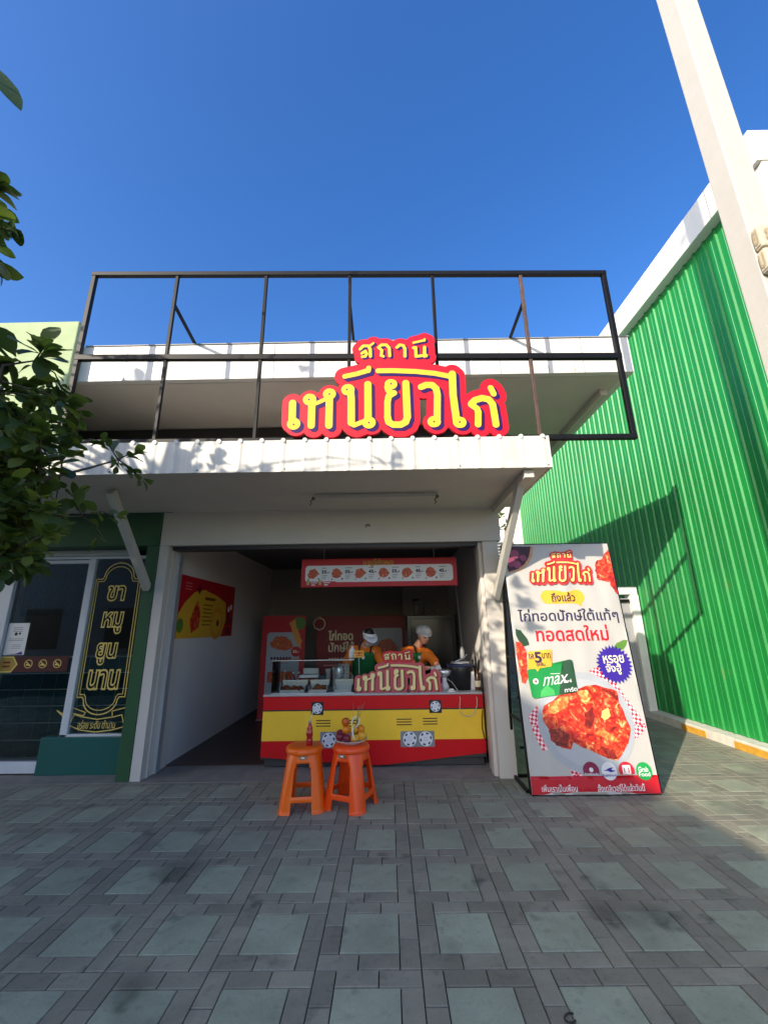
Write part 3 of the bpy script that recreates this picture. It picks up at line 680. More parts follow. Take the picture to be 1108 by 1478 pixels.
bm = BM(); box(bm, 1.106, 1.118, QY+.1, 5.9, .012, .766); obj('side_panel', bm, M('counter_dark'), ct)
# small logo board on the counter
lb = empty('counter_logo_board', (.10, 5.42, .79), 'pinkish red cut-out logo board with cream letters standing on the counter', 'sign')
p = Panel(HY(554, 739, 5.42), (1, 0, 0), (0, 0, 1), eps=.0008)
def fsm(x, y):                                                # 5.83x enlargement offset, reuse of the logo strokes
    X = 511+(x-20)/1075*127; Yv = 1003-(530-y)/490*66
    return p.loc(X, Yv)
ks = abs(p.loc(600, 980)[0]-p.loc(500, 980)[0])/100*127/1075
DUSK = M('board_pink', rgb(190, 74, 86), .45); DUSKR = M('board_red', rgb(196, 26, 34), .45); CRM = M('board_cream', rgb(236, 214, 150), .45); OLV = M('board_shadow', rgb(96, 54, 40), .5)
Lq = strokes_loops(S_BIG, fsm, ks, minr=50)+strokes_loops(S_BIG, fsm, ks, minr=50, off=(14, 12)); fixw = lambda L: [l if sum(a[0]*b[1]-b[0]*a[1] for a, b in zip(l, l[1:]+l[:1])) > 0 else l[::-1] for l in L]
p.add(fixw(Lq), DUSK, thick=.02); p.add(fixw(strokes_loops(S_SM, fsm, ks, minr=36)+strokes_loops(S_SM, fsm, ks, minr=36, off=(10, 8))), DUSKR, thick=.0205)
p.build('backing_board', lb)
p2 = Panel(p.O, p.U, p.V, eps=.0008); p2.k = 3; logo_letters(p2, fsm, ks, CRM, OLV, dots=False); p2.build('lettering', lb)

# ---- display case and what is in it
dc = empty('display_case', (-.95, 5.6, .79), 'clear glass food case on the left half of the counter', 'display case')
GC = glass_mat('case_glass', (.90, .93, .92), 1.3)
bm = BM(); box(bm, -1.42, -.44, 5.41, 5.416, .79, 1.16); obj('front_pane', bm, GC, dc)
bm = BM(); box(bm, -1.42, -.44, 5.417, 5.80, 1.161, 1.169); obj('top_pane', bm, GC, dc)
for x in (-1.426, -.434):
    bm = BM(); box(bm, x-.004, x+.002, 5.41, 5.80, .79, 1.16); obj('side_pane', bm, GC, dc)
bm = BM(); box(bm, -1.43, -.43, 5.405, 5.412, 1.165, 1.174); box(bm, -1.43, -.43, 5.405, 5.412, .79, .798); obj('edge_trim', bm, ALU, dc)
def tray(x0, x1, lab, food, lab2, seed, lid=False):
    t = empty('food_tray', ((x0+x1)/2, 5.52, .79), lab, 'tray', 'trays in the glass case')
    bm = BM(); box(bm, x0, x1, 5.44, 5.62, .792, .80); box(bm, x0, x0+.006, 5.44, 5.62, .801, .87); box(bm, x1-.006, x1, 5.44, 5.62, .801, .87); box(bm, x0, x1, 5.61, 5.62, .801, .905); box(bm, x0, x1, 5.44, 5.446, .801, .83)
    obj('pan', bm, ALU, t)
    bm = BM(); box(bm, x0-.005, x1+.005, 5.605, 5.63, .906, .925); obj('rim', bm, M('bright_steel', (.75, .76, .76), .25, metal=.6), t)
    if food:
        bm = BM(); r = random.Random(seed)
        for i in range(14): blob(bm, (r.uniform(x0+.04, x1-.04), r.uniform(5.47, 5.58), r.uniform(.825, .85)), (r.uniform(.03, .045), r.uniform(.03, .04), r.uniform(.02, .03)), 2, .4, 2.5, i)
        tag(obj('fried_chicken', bm, FOOD), lab2, 'food', 'fried chicken in the glass case', 'stuff')
tray(-1.34, -1.03, 'steel tray at the left end of the glass case', True, 'fried pieces heaped in the left tray of the case', 1)
tray(-.99, -.76, 'steel tray in the middle of the glass case', True, 'fried pieces heaped in the middle tray of the case', 2)
tray(-.68, -.46, 'empty dark steel tray at the right end of the glass case', False, '', 3)
def bottle(name, x, y, z, h, r, m, lab, cap=None, n=14):
    t = empty(name, (x, y, z), lab, 'bottle')
    bm = BM(); lathe(bm, [(r*.9, z), (r, z+.01), (r, z+h*.6), (r*.8, z+h*.7), (r*.36, z+h*.82), (r*.33, z+h*.9)], (x, y, 0), n); obj('bottle_body', bm, m, t)
    bm = BM(); lathe(bm, [(r*.4, z+h*.9), (r*.4, z+h*.96), (r*.12, z+h)], (x, y, 0), n); obj('cap', bm, cap or PWHITE, t)
REDSAUCE = M('chilli_sauce', rgb(140, 20, 14), .25, coat=.4); AMBER = M('amber_sauce', rgb(150, 90, 20), .25)
for x, y, lab in ((-1.24, 5.72, 'red chilli sauce bottle behind the left tray, nearest the glass side'), (-1.17, 5.74, 'red chilli sauce bottle beside the white lidded box')): bottle('sauce_bottle', x, y, .79, .22, .032, REDSAUCE, lab)
bottle('sauce_bottle', -1.35, 5.73, .79, .24, .035, AMBER, 'amber sauce bottle in the far left corner of the glass case')
t = empty('food_box', (-1.03, 5.72, .79), 'grey box with open white lid in the glass case', 'box')
bm = BM(); box(bm, -1.13, -.92, 5.68, 5.79, .79, .93); obj('box_body', bm, FOOD, t, bevel=.01)
bm = BM(); box(bm, -1.15, -.90, 5.665, 5.795, .94, .975); bar(bm, (-1.02, 5.78, .98), (-1.02, 5.76, 1.05), .2, .01); obj('lid', bm, PWHITE, t, bevel=.01)
tag(obj('dark_crate', (lambda b: (box(b, -.91, -.82, 5.66, 5.79, .79, .97), b)[1])(BM()), M('crate_blue', (.05, .06, .075), .5), bevel=.01), 'dark blue grey container beside the open white box', 'container')
for i, (x, h, lab) in enumerate(((-.79, .25, 'tall white cup stack nearest the dark container'), (-.70, .27, 'tall white cup stack left of the perforated board'))):
    bm = BM(); lathe(bm, [(.028, .79), (.034, .79+h*.9), (.036, .79+h*.9), (.036, .79+h), (.02, .79+h)], (x, 5.72, 0), 16); tag(obj('cup_stack', bm, PWHITE), lab, 'cups', 'cup stacks in the glass case')
t = empty('perforated_board', (-.58, 5.73, .79), 'pale perforated board standing in the glass case', 'board')
bm = BM(); box(bm, -.66, -.52, 5.73, 5.74, .79, 1.10); obj('plate', bm, M('board_grey', (.5, .5, .49), .4), t, bevel=.004)
bm = BM()
for i in range(3):
    for j in range(6): tube(bm, [(-.63+i*.04, 5.731, .86+j*.04), (-.63+i*.04, 5.728, .86+j*.04)], .008, 8)
obj('hole', bm, PBLACK, t)
t = empty('metal_jug', (-.63, 5.64, .79), 'small steel jug in front of the perforated board', 'jug')
bm = BM(); lathe(bm, [(.04, .93), (.05, .95), (.055, 1.05), (.035, 1.09)], (-.645, 5.66, 0), 18); box(bm, -.665, -.625, 5.64, 5.68, .79, .93); obj('jug_body', bm, M('bright_steel'), t)
bottle('squeeze_bottle', -.48, 5.70, 1.171, .15, .042, PWHITE, 'white pointed squeeze bottle on top of the glass case')
# price card
t = empty('price_card', (-.40, 5.6, .79), 'yellow price card with red lettering behind the logo board', 'price card')
x0, z0 = HY(511, 949, 5.62).x, HY(511, 949, 5.62).z; x1, z1 = HY(525, 939, 5.62).x, HY(525, 939, 5.62).z
bm = BM(); box(bm, x0, x1, 5.62, 5.625, z0, z1); obj('card', bm, PYEL, t)
bm = BM(); tube(bm, [((x0+x1)/2, 5.63, .79), ((x0+x1)/2, 5.63, z0+.03)], .005, 6); obj('stick', bm, ALU, t)
pp = Panel((x0, 5.6195, z0), (1, 0, 0), (0, 0, 1)); W2, H2 = x1-x0, z1-z0
pp.add([circ(W2*.5, H2*.62, H2*.2, 16)], PRED); pp.add([rrect(W2*.12, W2*.32, H2*.55, H2*.75, .003), rrect(W2*.68, W2*.88, H2*.55, H2*.75, .003), rrect(W2*.2, W2*.8, H2*.2, H2*.32, .003)], PRED, same=True); pp.build('print', t)
# ---- right half of the counter
t = empty('fryer_bin', (.90, 5.62, .79), 'tall black bin with blue rim at the right of the counter', 'bin')
bm = BM(); lathe(bm, [(.15, .79), (.165, 1.06), (.16, 1.075)], (.90, 5.66, 0), 32); obj('bin_body', bm, M('black_plastic', (.015, .015, .017), .35), t)
bm = BM(); lathe(bm, [(.168, 1.06), (.172, 1.07), (.168, 1.085), (.15, 1.085)], (.90, 5.66, 0), 32); obj('rim', bm, M('navy_rim', (.02, .03, .10), .4), t)
t = empty('foil_tray', (.90, 5.64, 1.085), 'crumpled foil tray and tongs resting on the black bin', 'tray')
bm = BM(); blob(bm, (.90, 5.64, 1.10), (.12, .09, .022), 3, .5, 3, 4); obj('foil', bm, M('bright_steel'), t)
bm = BM(); tube(bm, [(.84, 5.6, 1.12), (.96, 5.66, 1.16), (1.0, 5.68, 1.2)], .006, 6); obj('tongs', bm, ALU, t)
t = empty('mixer', (.68, 5.6, .79), 'small white appliance with steel bowl between the logo board and the black bin', 'appliance')
bm = BM(); lathe(bm, [(.05, .79), (.055, .83), (.03, .88), (.03, .93)], (.69, 5.62, 0), 18); obj('base', bm, PWHITE, t)
bm = BM(); lathe(bm, [(.05, .935), (.09, .97), (.10, 1.02), (.095, 1.02)], (.69, 5.64, 0), 24); obj('bowl', bm, M('bright_steel'), t)
t = empty('paper_box', (1.02, 5.6, .79), 'white carton beside the brown sauce bottle at the right end of the counter', 'box')
bm = BM(); box(bm, .985, 1.055, 5.55, 5.66, .79, 1.00); obj('carton', bm, PWHITE, t, bevel=.004)
t = empty('condiment_bottle', (1.09, 5.52, .79), 'brown glass sauce bottle with pale label beside the white carton', 'bottle')
bm = BM(); lathe(bm, [(.034, .79), (.036, .80), (.036, .93), (.014, .97), (.012, 1.02)], (1.085, 5.52, 0), 18); obj('bottle_body', bm, M('brown_glass', (.09, .035, .012), .15), t)
bm = BM(); lathe(bm, [(.0365, .83), (.0368, .831), (.0368, .90), (.0365, .901)], (1.085, 5.52, 0), 18); obj('label_band', bm, PCREAM, t)
bm = BM(); lathe(bm, [(.014, 1.021), (.014, 1.04)], (1.085, 5.52, 0), 12); obj('cap', bm, PBLACK, t)
t = empty('utensil_set', (1.05, 5.72, .79), 'black handled utensils in a dark holder behind the white carton', 'utensils')
bm = BM(); lathe(bm, [(.05, .79), (.055, .97)], (1.12, 5.74, 0), 16); obj('holder', bm, PBLACK, t)
for dx, dz in ((-.03, .13), (0, .17), (.03, .12)):
    bm = BM(); tube(bm, [(1.12+dx*.5, 5.74, .95), (1.12+dx*1.4, 5.73, 1.0+dz)], .011, 8); obj('handle', bm, PBLACK, t)
bm = BM(); box(bm, .70, .79, 5.40, 5.46, .791, .80); blob(bm, (.745, 5.43, .81), (.035, .025, .015), 2, .5, 3, 2)
tag(obj('napkin', bm, PWHITE), 'crumpled white napkin on the counter right of the logo board', 'napkin')
bm = BM(); P_ = [HY(u, v, y) for u, v, y in ((643, 978, 5.55), (652, 985, 5.5), (660, 996, 5.45))]+[HY(u, v, QY-.02) for u, v in ((664, 1008), (663, 1020), (664, 1028), (670, 1033), (678, 1034), (685, 1028), (688, 1018), (688, 1008))]+[HY(684, 996, 5.45)]
tag(obj('white_cable', (tube(bm, P_, .0045, 6), bm)[1], M('cable_white', (.5, .47, .4), .5)), 'thin white cable looping down over the counter front', 'cable')
bm = BM(); P_ = [(1.085, 5.34, .60), (1.07, 5.335, .50), (1.065, 5.335, .40), (1.085, 5.335, .30), (1.11, 5.335, .27)]
tag(obj('black_cable', (tube(bm, P_, .006, 6), bm)[1], PBLACK), 'black cable hanging at the right edge of the counter', 'cable')

# ================================================================= SIGNS AND FURNITURE INSIDE
mb = empty('menu_board', (-.12, 5.6, 2.06), 'long red menu board with white strip hanging under the lintel', 'menu board')
a, b = HY(434, 848, 5.6), HY(658, 804, 5.6); W, H = b.x-a.x, b.z-a.z
bm = BM(); box(bm, a.x, b.x, 5.6, 5.62, a.z, b.z); obj('board', bm, PRED, mb, bevel=.003)
pm = Panel((a.x, 5.5995, a.z), (1, 0, 0), (0, 0, 1))
pm.add(rrect(.055, W-.055, H*.17, H*.76, .045), PWHITE)
pm.text('เมนูไก่ทอด', (W*.40, H*.70, W*.59, H*.97), PYEL, bold=.05); pm.text('เมนูไก่ทอด', (W*.40, H*.70, W*.59, H*.97), M('title_brown', rgb(110, 50, 20), .5), bold=.0)
pm.add([(0.05, .02), (W*.23, .02), (W*.23, H*.17), (W*.215, H*.2), (.05, H*.2)], PRED)
for x in (.075, .235): pm.add(rrect(x, x+.04, .03, H*.26, .006), M('drink_tan', rgb(190, 160, 110), .5), same=(x > .1))
for x in (.13, .30): pm.add([rrect(x, x+.09, H*.14, H*.17, .003), rrect(x+.01, x+.06, H*.06, H*.10, .003)], PWHITE, same=(x > .2))
for i, pr_ in enumerate(('35.-', '35.-', '45.-', '55.-', '45.-', '45.-')):
    cx = .16+i*(W-.2)/6; zc = H*.47
    sh = [(-.07, .0), (-.045, .055), (0, .075), (.045, .05), (.08, .0), (.05, -.045), (0, -.065), (-.045, -.05)] if i % 2 else [(-.075, -.02), (-.05, .05), (.02, .07), (.09, .0), (.06, -.01), (.04, -.04), (0, -.065), (-.05, -.06)]
    pm.add(wobble([(cx+x, zc+z) for x, z in sh][::-1], 4, .05, i), CHICKS, same=(i > 0))
    pm.add([circ(cx+.075, zc-.07, .013, 8), circ(cx-.06, zc-.075, .010, 8)], PDRED if i % 2 else PLGREEN, same=True)
    pm.text(pr_, (cx+.115, zc+.005, cx+.215, zc+.045), PNAVY, bold=.05, same=True)
    pm.add([rrect(cx+.115, cx+.18+.03*(i % 2), zc+.07, zc+.08, .002)]+[rrect(cx+.115, cx+.19-.01*k, zc-.025-.022*k, zc-.018-.022*k, .002) for k in range(3)], PGREY, same=True)
pm.build('print', mb)
bm = BM()
for x in (a.x+.3, b.x-.3): tube(bm, [(x, 5.61, b.z), (x, 5.61, 2.858)], .004, 6)
obj('hanging_wire', bm, ALU, mb)
# poster on the left wall
ps = empty('wall_poster', (-2.655, 6.3, 1.45), 'red and yellow recipe poster on the left inner wall', 'poster')
pw = Panel((-2.652, 5.37, 1.445), (0, 1, 0), (0, 0, 1)); pw.k = 3
PW, PH = 1.92, .80
pw.add(rrect(0, PW, 0, PH, .003), PRED, thick=.004)
pw.add([(0, 0), (1.45, 0), (1.60, .25), (1.55, .52), (1.2, .60), (.72, .66), (.4, .60), (.15, .45), (0, .30)], PYEL)
pw.add(circ(1.25, .2, .24), M('poster_orange', rgb(226, 150, 40), .5)); pw.add(circ(1.25, .2, .17), PYEL)
pw.add(wobble([(.42, .06), (.62, .14), (.66, .30), (.52, .50), (.40, .34), (.34, .2)], 4, .04, 3), CHICK); pw.add([(.46, .66), (.56, .72), (.62, .66), (.56, .58)], PDRED); pw.add(circ(.08, .16, .09), PLGREEN); pw.add(circ(1.28, .2, .05, 16), PDRED)
pw.add([rrect(.75, 1.12, .52, .56, .008)]+[rrect(.72, 1.05-.05*(k % 2), .44-.055*k, .455-.055*k, .004) for k in range(6)], M('poster_ink', rgb(120, 60, 16), .5))
pw.add([rrect(1.62, 1.85, .02+.16*k, .14+.16*k, .01) for k in range(2)], PDRED); pw.add([circ(1.70, .42, .05, 12), circ(1.80, .46, .05, 12)], PWHITE); pw.add([rrect(1.66, 1.74, .30, .38, .01)], PNAVY, same=True)
pw.add([rrect(.12+.0*k, .32, .62+.04*k, .635+.04*k, .003) for k in range(3)], M('poster_pink', rgb(230, 110, 110), .5))
pw.build('print', ps)
# roll-up banner
ru = empty('roll_up_banner', (-1.95, 8.0, .012), 'tall red standing banner with white panel at the back left of the shop', 'banner')
pr2 = Panel((-2.34, 8.0, .02), (1, 0, 0), (0, 0, 1)); pr2.k = 4
pr2.add(rrect(0, .80, 0, 1.76, .004), PRED, thick=.004)
pr2.add(rrect(.10, .70, .22, 1.46, .06), PPLATE); pr2.add(circ(.68, 1.62, .12), PLGREEN); pr2.add(wobble([(.50, 1.62), (.60, 1.70), (.66, 1.5), (.74, 1.3), (.72, 1.15), (.60, 1.35)][::-1], 4, .04, 5), M('banner_gold', rgb(226, 150, 60), .5))
pr2.add(wobble([(.16, 1.28), (.28, 1.40), (.44, 1.38), (.56, 1.30), (.58, 1.18), (.44, 1.14), (.30, 1.16), (.20, 1.20)][::-1], 4, .05, 6), CHICKS)
pr2.add(circ(.64, 1.12, .09), PRED); pr2.text('35.-', (.585, 1.10, .695, 1.145), PCREAM, bold=.03)
pr2.add([rrect(.18+.055*k, .18+.055*k+.042, .985, 1.03, .012) for k in range(7)], PNAVY)
pr2.add([rrect(.2, .5, .92, .93, .003), rrect(.14, .32, .60, .78, .02), rrect(.36, .62, .60, .78, .02)], CHICKS)
pr2.build('print', ru)
bm = BM(); box(bm, -2.34, -1.54, 7.94, 8.06, .012, .018); tube(bm, [(-1.94, 8.05, .018), (-1.94, 8.02, 1.74)], .012, 8); obj('stand', bm, ALU, ru)
# back poster board
bp_ = empty('promotion_board', (-.55, 9.0, .6), 'wide dark red promotion board with white Thai words behind the first worker', 'poster board')
pb = Panel((-1.47, 8.85, .55), (1, 0, 0), (0, 0, 1)); pb.k = 3
pb.add(rrect(0, 1.80, 0, 1.23, .004), M('board_dark_red', rgb(140, 8, 20), .5), thick=.01)
pb.add(rrect(1.05, 1.74, .1, .98, .05), PPLATE); pb.add(wobble([(1.15, .5), (1.3, .75), (1.5, .78), (1.65, .6), (1.6, .35), (1.35, .3)][::-1], 4, .05, 8), CHICKS)
a, b = pb.loc(474, 931)[0], pb.loc(508, 905)[0]
pb.text('ไก่ทอด', (*pb.loc(474, 924), *pb.loc(509, 910)), PCREAM, bold=.04); pb.text('ปักษ์ใต้', (*pb.loc(474, 941), *pb.loc(511, 926)), PCREAM, bold=.02)
pb.add([circ(.05, 1.08, .13, 8)], PCREAM); pb.add([circ(.05, 1.08, .11, 8)], MATS['board_dark_red']); pb.add([rrect(.15, .45, .26, .29, .004)], M('poster_pink'))
pb.build('print', bp_)
bm = BM(); box(bm, -1.40, -1.36, 8.87, 8.9, .012, 1.7); box(bm, .22, .26, 8.87, 8.895, .012, 1.7); obj('stand', bm, BLACKM, bp_)
# black cabinet with pipe
cb = empty('black_cabinet', (.72, 7.6, .012), 'tall black cabinet with glossy door behind the second worker', 'cabinet')
bm = BM(); box(bm, .32, 1.16, 7.5, 8.2, .012, 1.74); obj('cabinet_body', bm, M('cabinet_black', (.012, .012, .013), .25), cb, bevel=.01)
bm = BM(); box(bm, .38, 1.10, 7.485, 7.498, .1, 1.68); obj('door', bm, M('cabinet_door', (.018, .018, .02), .18), cb, bevel=.008)
bm = BM(); tube(bm, [(.42, 7.47, .8), (.42, 7.47, 1.2)], .012, 8); obj('handle', bm, ALU, cb)
t = empty('vent_pipe', (.55, 7.7, 1.74), 'short grey vent pipe on top of the black cabinet', 'pipe')
bm = BM(); tube(bm, [(.50, 7.7, 1.745), (.50, 7.7, 2.0)], .05, 14); obj('pipe', bm, M('pipe_grey', (.16, .15, .14), .5), t)
bm = BM(); lathe(bm, [(.07, 2.0), (.07, 2.03)], (.50, 7.7, 0), 16); obj('cap', bm, PBLACK, t)
for x in (.66, .8):
    bm = BM(); lathe(bm, [(.03, 1.745), (.035, 1.9), (.02, 2.0)], (x, 7.7, 0), 14); tag(obj('storage_jar', bm, M('jar_grey', (.12, .11, .1), .4)), 'dim jar on the black cabinet, '+('nearer the vent pipe' if x < .7 else 'nearer the right wall'), 'jar', 'jars on the black cabinet')
t = empty('ceiling_wire', (1.02, 6.2, 1.2), 'thin wire with white socket hanging at the right inside', 'cable')
bm = BM(); tube(bm, [(.98, 6.2, 2.855), (1.0, 6.2, 2.0), (1.03, 6.2, 1.27)], .004, 6); obj('wire', bm, PGREY, t)
bm = BM(); lathe(bm, [(.028, 1.10), (.032, 1.13), (.03, 1.22), (.012, 1.27)], (1.03, 6.2, 0), 14); obj('socket', bm, PGREY, t)

# ================================================================= PEOPLE
SHIRT = M('orange_shirt', rgb(226, 118, 20), .8, var=.12, vs=12, bump=.2, bs=60); APRON = M('green_apron', rgb(12, 110, 52), .7, var=.1, vs=10)
SKIN = M('skin', rgb(226, 164, 130), .5); HAIR = M('black_hair', (.012, .010, .009), .5); TROUS = M('dark_trousers', (.03, .03, .035), .8); GLOVE = M('white_glove', (.72, .72, .72), .6); CLOTH = M('white_cloth', (.72, .72, .74), .8, bump=.15, bs=80)
def skin(name, V, E, mat, parent, lv=2):
    me = bpy.data.meshes.new(name); ks = list(V); ix = {k: i for i, k in enumerate(ks)}
    me.from_pydata([V[k][:3] for k in ks], [(ix[a], ix[b]) for a, b in E], []); o = bpy.data.objects.new(name, me); C.objects.link(o)
    sk = o.modifiers.new('skin', 'SKIN'); sk.use_smooth_shade = True; sub = o.modifiers.new('sub', 'SUBSURF'); sub.levels = lv; sub.render_levels = lv
    for i, k in enumerate(ks):
        r = V[k][3]; me.skin_vertices[0].data[i].radius = r if isinstance(r, tuple) else (r, r)
    me.skin_vertices[0].data[0].use_root = True
    dg = bpy.context.evaluated_depsgraph_get(); m2 = bpy.data.meshes.new_from_object(o.evaluated_get(dg)); bpy.data.objects.remove(o)
    if name in ('shirt', 'trousers'):                            # cloth folds
        for v in m2.vertices:
            k_ = noise.noise(Vector((v.co.x*16, v.co.y*16, v.co.z*9)))+.6*noise.noise(Vector((v.co.x*34, v.co.y*34, v.co.z*16))); v.co += v.normal*.010*k_
    m2.materials.clear(); m2.materials.append(mat)
    for p_ in m2.polygons: p_.use_smooth = True
    return link(name, m2, parent)
def person(root, base, J, head, yaw, pitch, apron_c, cap):
    """J: joint positions in world; head: centre; yaw (0 = towards the camera, + = to the right), pitch = bow"""
    V = {}; E = []
    def add(k, p_, r, to=None):
        V[k] = (*p_, r)
        if to: E.append((to, k))
    pel = J['pelvis']; ch = J['chest']; nk = J['neck']
    add('pelvis', pel, (.155, .11)); add('waist', tuple((a*.5+b*.5) for a, b in zip(pel, ch)), (.14, .10), 'pelvis'); add('chest', ch, (.16, .11), 'waist'); add('neckbase', nk, .06, 'chest')
    hd = Vector(head); nd = (hd-Vector(nk)); add('neck', tuple(Vector(nk)+nd*.45), .048, 'neckbase'); add('skull', tuple(Vector(nk)+nd*.85), .05, 'neck')
    for s in 'LR':
        sh, el, wr = J['sh'+s], J['el'+s], J['wr'+s]
        add('sh'+s, sh, .058, 'chest'); add('el'+s, el, .040, 'sh'+s); add('wr'+s, wr, .027, 'el'+s)
        hip = (pel[0]+(.09 if s == 'R' else -.09), pel[1], pel[2]-.06); add('hip'+s, hip, .095, 'pelvis'); add('kn'+s, (hip[0], hip[1]-.02, .50), .06, 'hip'+s); add('an'+s, (hip[0], hip[1]+.02, .10), .038, 'kn'+s); add('toe'+s, (hip[0], hip[1]-.14, .05), .034, 'an'+s)
    body = skin('body', V, E, SKIN, root)
    # head, shaped in one piece with nose, brow, chin and ears
    rot = Matrix.Rotation(yaw, 3, 'Z') @ Matrix.Rotation(pitch, 3, 'X')
    def hp(x, y, z): return hd+rot @ Vector((x, y, z))
    bm = BM(); ret = bmesh.ops.create_icosphere(bm, subdivisions=4, radius=1)
    for v in ret['verts']:
        x, y, z = v.co; w_ = .076*(1-.22*max(0, -z)); X, Y, Z = x*w_, y*.095*(1-.12*max(0, -z)), z*.118
        if y < -.3:
            Y += -.026*math.exp(-((x/.14)**2+((z+.12)/.16)**2)); Y += -.006*math.exp(-((x/.3)**2+((z+.5)/.09)**2)); Y += .010*(math.exp(-(((abs(x)-.40)/.18)**2+((z-.08)/.12)**2))); Y -= .008*math.exp(-((x/.35)**2+((z+.85)/.2)**2))
        X += math.copysign(.014, x)*math.exp(-(((abs(x)-1)/.12)**2+((y-.05)/.2)**2+((z+.05)/.25)**2))
        v.co = hp(X, Y, Z)
    for f in bm.faces: f.smooth = True
    obj('head', bm, SKIN, body)
    bm = BM()
    for s in (-1, 1): blob(bm, hp(s*.030, -.083, .008), .012, 2)
    obj('eye', bm, M('eye_dark', (.03, .02, .018), .3), body)
    bm = BM(); tube(bm, [hp(-.024, -.091, -.062), hp(0, -.097, -.060), hp(.024, -.091, -.062)], [.003, .006, .003], 8); obj('mouth', bm, M('lips', rgb(200, 110, 98), .5), body)
    # hair
    bm = BM(); ret = bmesh.ops.create_icosphere(bm, subdivisions=3, radius=1); dl = []
    for v in ret['verts']:
        x, y, z = v.co
        if y < -.25 and z < .45 or z < -.45: dl.append(v)
        v.co = hp(x*.085, y*.104+.004, z*.127)
    bmesh.ops.delete(bm, geom=dl, context='VERTS')
    for f in bm.faces: f.smooth = True
    obj('hair', bm, HAIR, root)
    # shirt: torso and short sleeves
    V2, E2 = {}, []
    def a2(k, p_, r, to=None):
        V2[k] = (*p_, r)
        if to: E2.append((to, k))
    a2('pelvis', (pel[0], pel[1], pel[2]-.05), (.175, .13)); a2('waist', V['waist'][:3], (.165, .125), 'pelvis'); a2('chest', ch, (.18, .135), 'waist'); a2('nb', tuple(Vector(nk)-Vector((0, 0, .015))), .075, 'chest')
    for s in 'LR':
        sh, el = Vector(J['sh'+s]), Vector(J['el'+s]); a2('sh'+s, sh, .082, 'chest'); a2('sl'+s, sh+(el-sh)*.55, .070, 'sh'+s); a2('se'+s, sh+(el-sh)*.85, .066, 'sl'+s)
    skin('shirt', V2, E2, SHIRT, root, 3)
    V3 = {'p': (pel[0], pel[1], pel[2]-.04, (.165, .12))}; E3 = []
    for s in 'LR':
        h_ = V['hip'+s]; V3['h'+s] = (h_[0], h_[1], h_[2], .105); V3['k'+s] = (*V['kn'+s][:3], .075); V3['a'+s] = (*V['an'+s][:3], .06); E3 += [('p', 'h'+s), ('h'+s, 'k'+s), ('k'+s, 'a'+s)]
    skin('trousers', V3, E3, TROUS, root)
    # apron: bib and skirt wrapped round the front of the body
    bm = BM(); rows = []; ax = Vector(ch)-Vector(pel)
    fw = Vector((math.sin(apron_c), -math.cos(apron_c), 0)); sd = Vector((math.cos(apron_c), math.sin(apron_c), 0))
    for t_, hw in ((1.36, .105), (1.12, .12), (.85, .135), (.6, .155), (.35, .17), (.0, .185), (-.3, .2), (-.9, .22)):
        c_ = Vector(pel)+ax*t_ if t_ > 0 else Vector(pel)+Vector((0, 0, ax.z*t_)); rw = []
        for k in range(9):
            q = (k/8-.5)*2; th = q*1.15*(hw/.185)**.6; rx, ry = (.205, .165)
            rw.append(bm.verts.new(c_+sd*math.sin(th)*rx*min(1, hw/.16+.15)+fw*math.cos(th)*ry))
        rows.append(rw)
    for a, b in zip(rows, rows[1:]):
        for k in range(8): f = bm.faces.new((a[k], b[k], b[k+1], a[k+1])); f.smooth = True
    ap = obj('apron', bm, APRON, root); so_ = ap.modifiers.new('thickness', 'SOLIDIFY'); so_.thickness = .008
    top = Vector(pel)+ax*1.36+fw*.165
    bm = BM()
    for s in (-1, 1): tube(bm, [top+sd*s*.075, Vector(nk)+sd*s*.085+fw*.06+Vector((0, 0, .0)), Vector(nk)+sd*s*.07-fw*.06+Vector((0, 0, .01))], .012, 6)
    obj('strap', bm, M('dark_strap', (.02, .02, .018), .7), ap)
    em = Vector(pel)+ax*1.12+fw*.176-sd*.02; bm = BM(); tube(bm, [em, em+fw*.004], .022, 16); obj('emblem', bm, PWHITE, ap)
    # gloved hands
    for s in 'LR':
        wr, el = Vector(J['wr'+s]), Vector(J['el'+s]); d = (wr-el).normalized(); hd_ = (d+Vector((0, -.1, -.25))).normalized(); sd2 = hd_.cross(Vector((0, 0, 1))).normalized(); dn = sd2.cross(hd_)
        if dn.z > 0: dn = -dn
        V4 = {'w': (*wr, .034), 'p': (*(wr+hd_*.05), (.040, .022)), 'q': (*(wr+hd_*.09), (.040, .018))}; E4 = [('w', 'p'), ('p', 'q')]
        for i, ln in enumerate((.070, .080, .075, .058)):
            b0 = wr+hd_*.09+sd2*(i-1.5)*.019; V4['a%d' % i] = (*(b0+hd_*.012), .0095); V4['b%d' % i] = (*(b0+hd_*ln*.6+dn*.016), .0088); V4['c%d' % i] = (*(b0+hd_*ln*.85+dn*.042), .0078); E4 += [('q', 'a%d' % i), ('a%d' % i, 'b%d' % i), ('b%d' % i, 'c%d' % i)]
        ts = -1 if s == 'R' else 1
        V4['t'] = (*(wr+hd_*.055+sd2*ts*.042+dn*.012), .011); V4['u'] = (*(wr+hd_*.10+sd2*ts*.040+dn*.038), .009); E4 += [('p', 't'), ('t', 'u')]
        skin('glove', V4, E4, GLOVE, root)
    bm = BM()
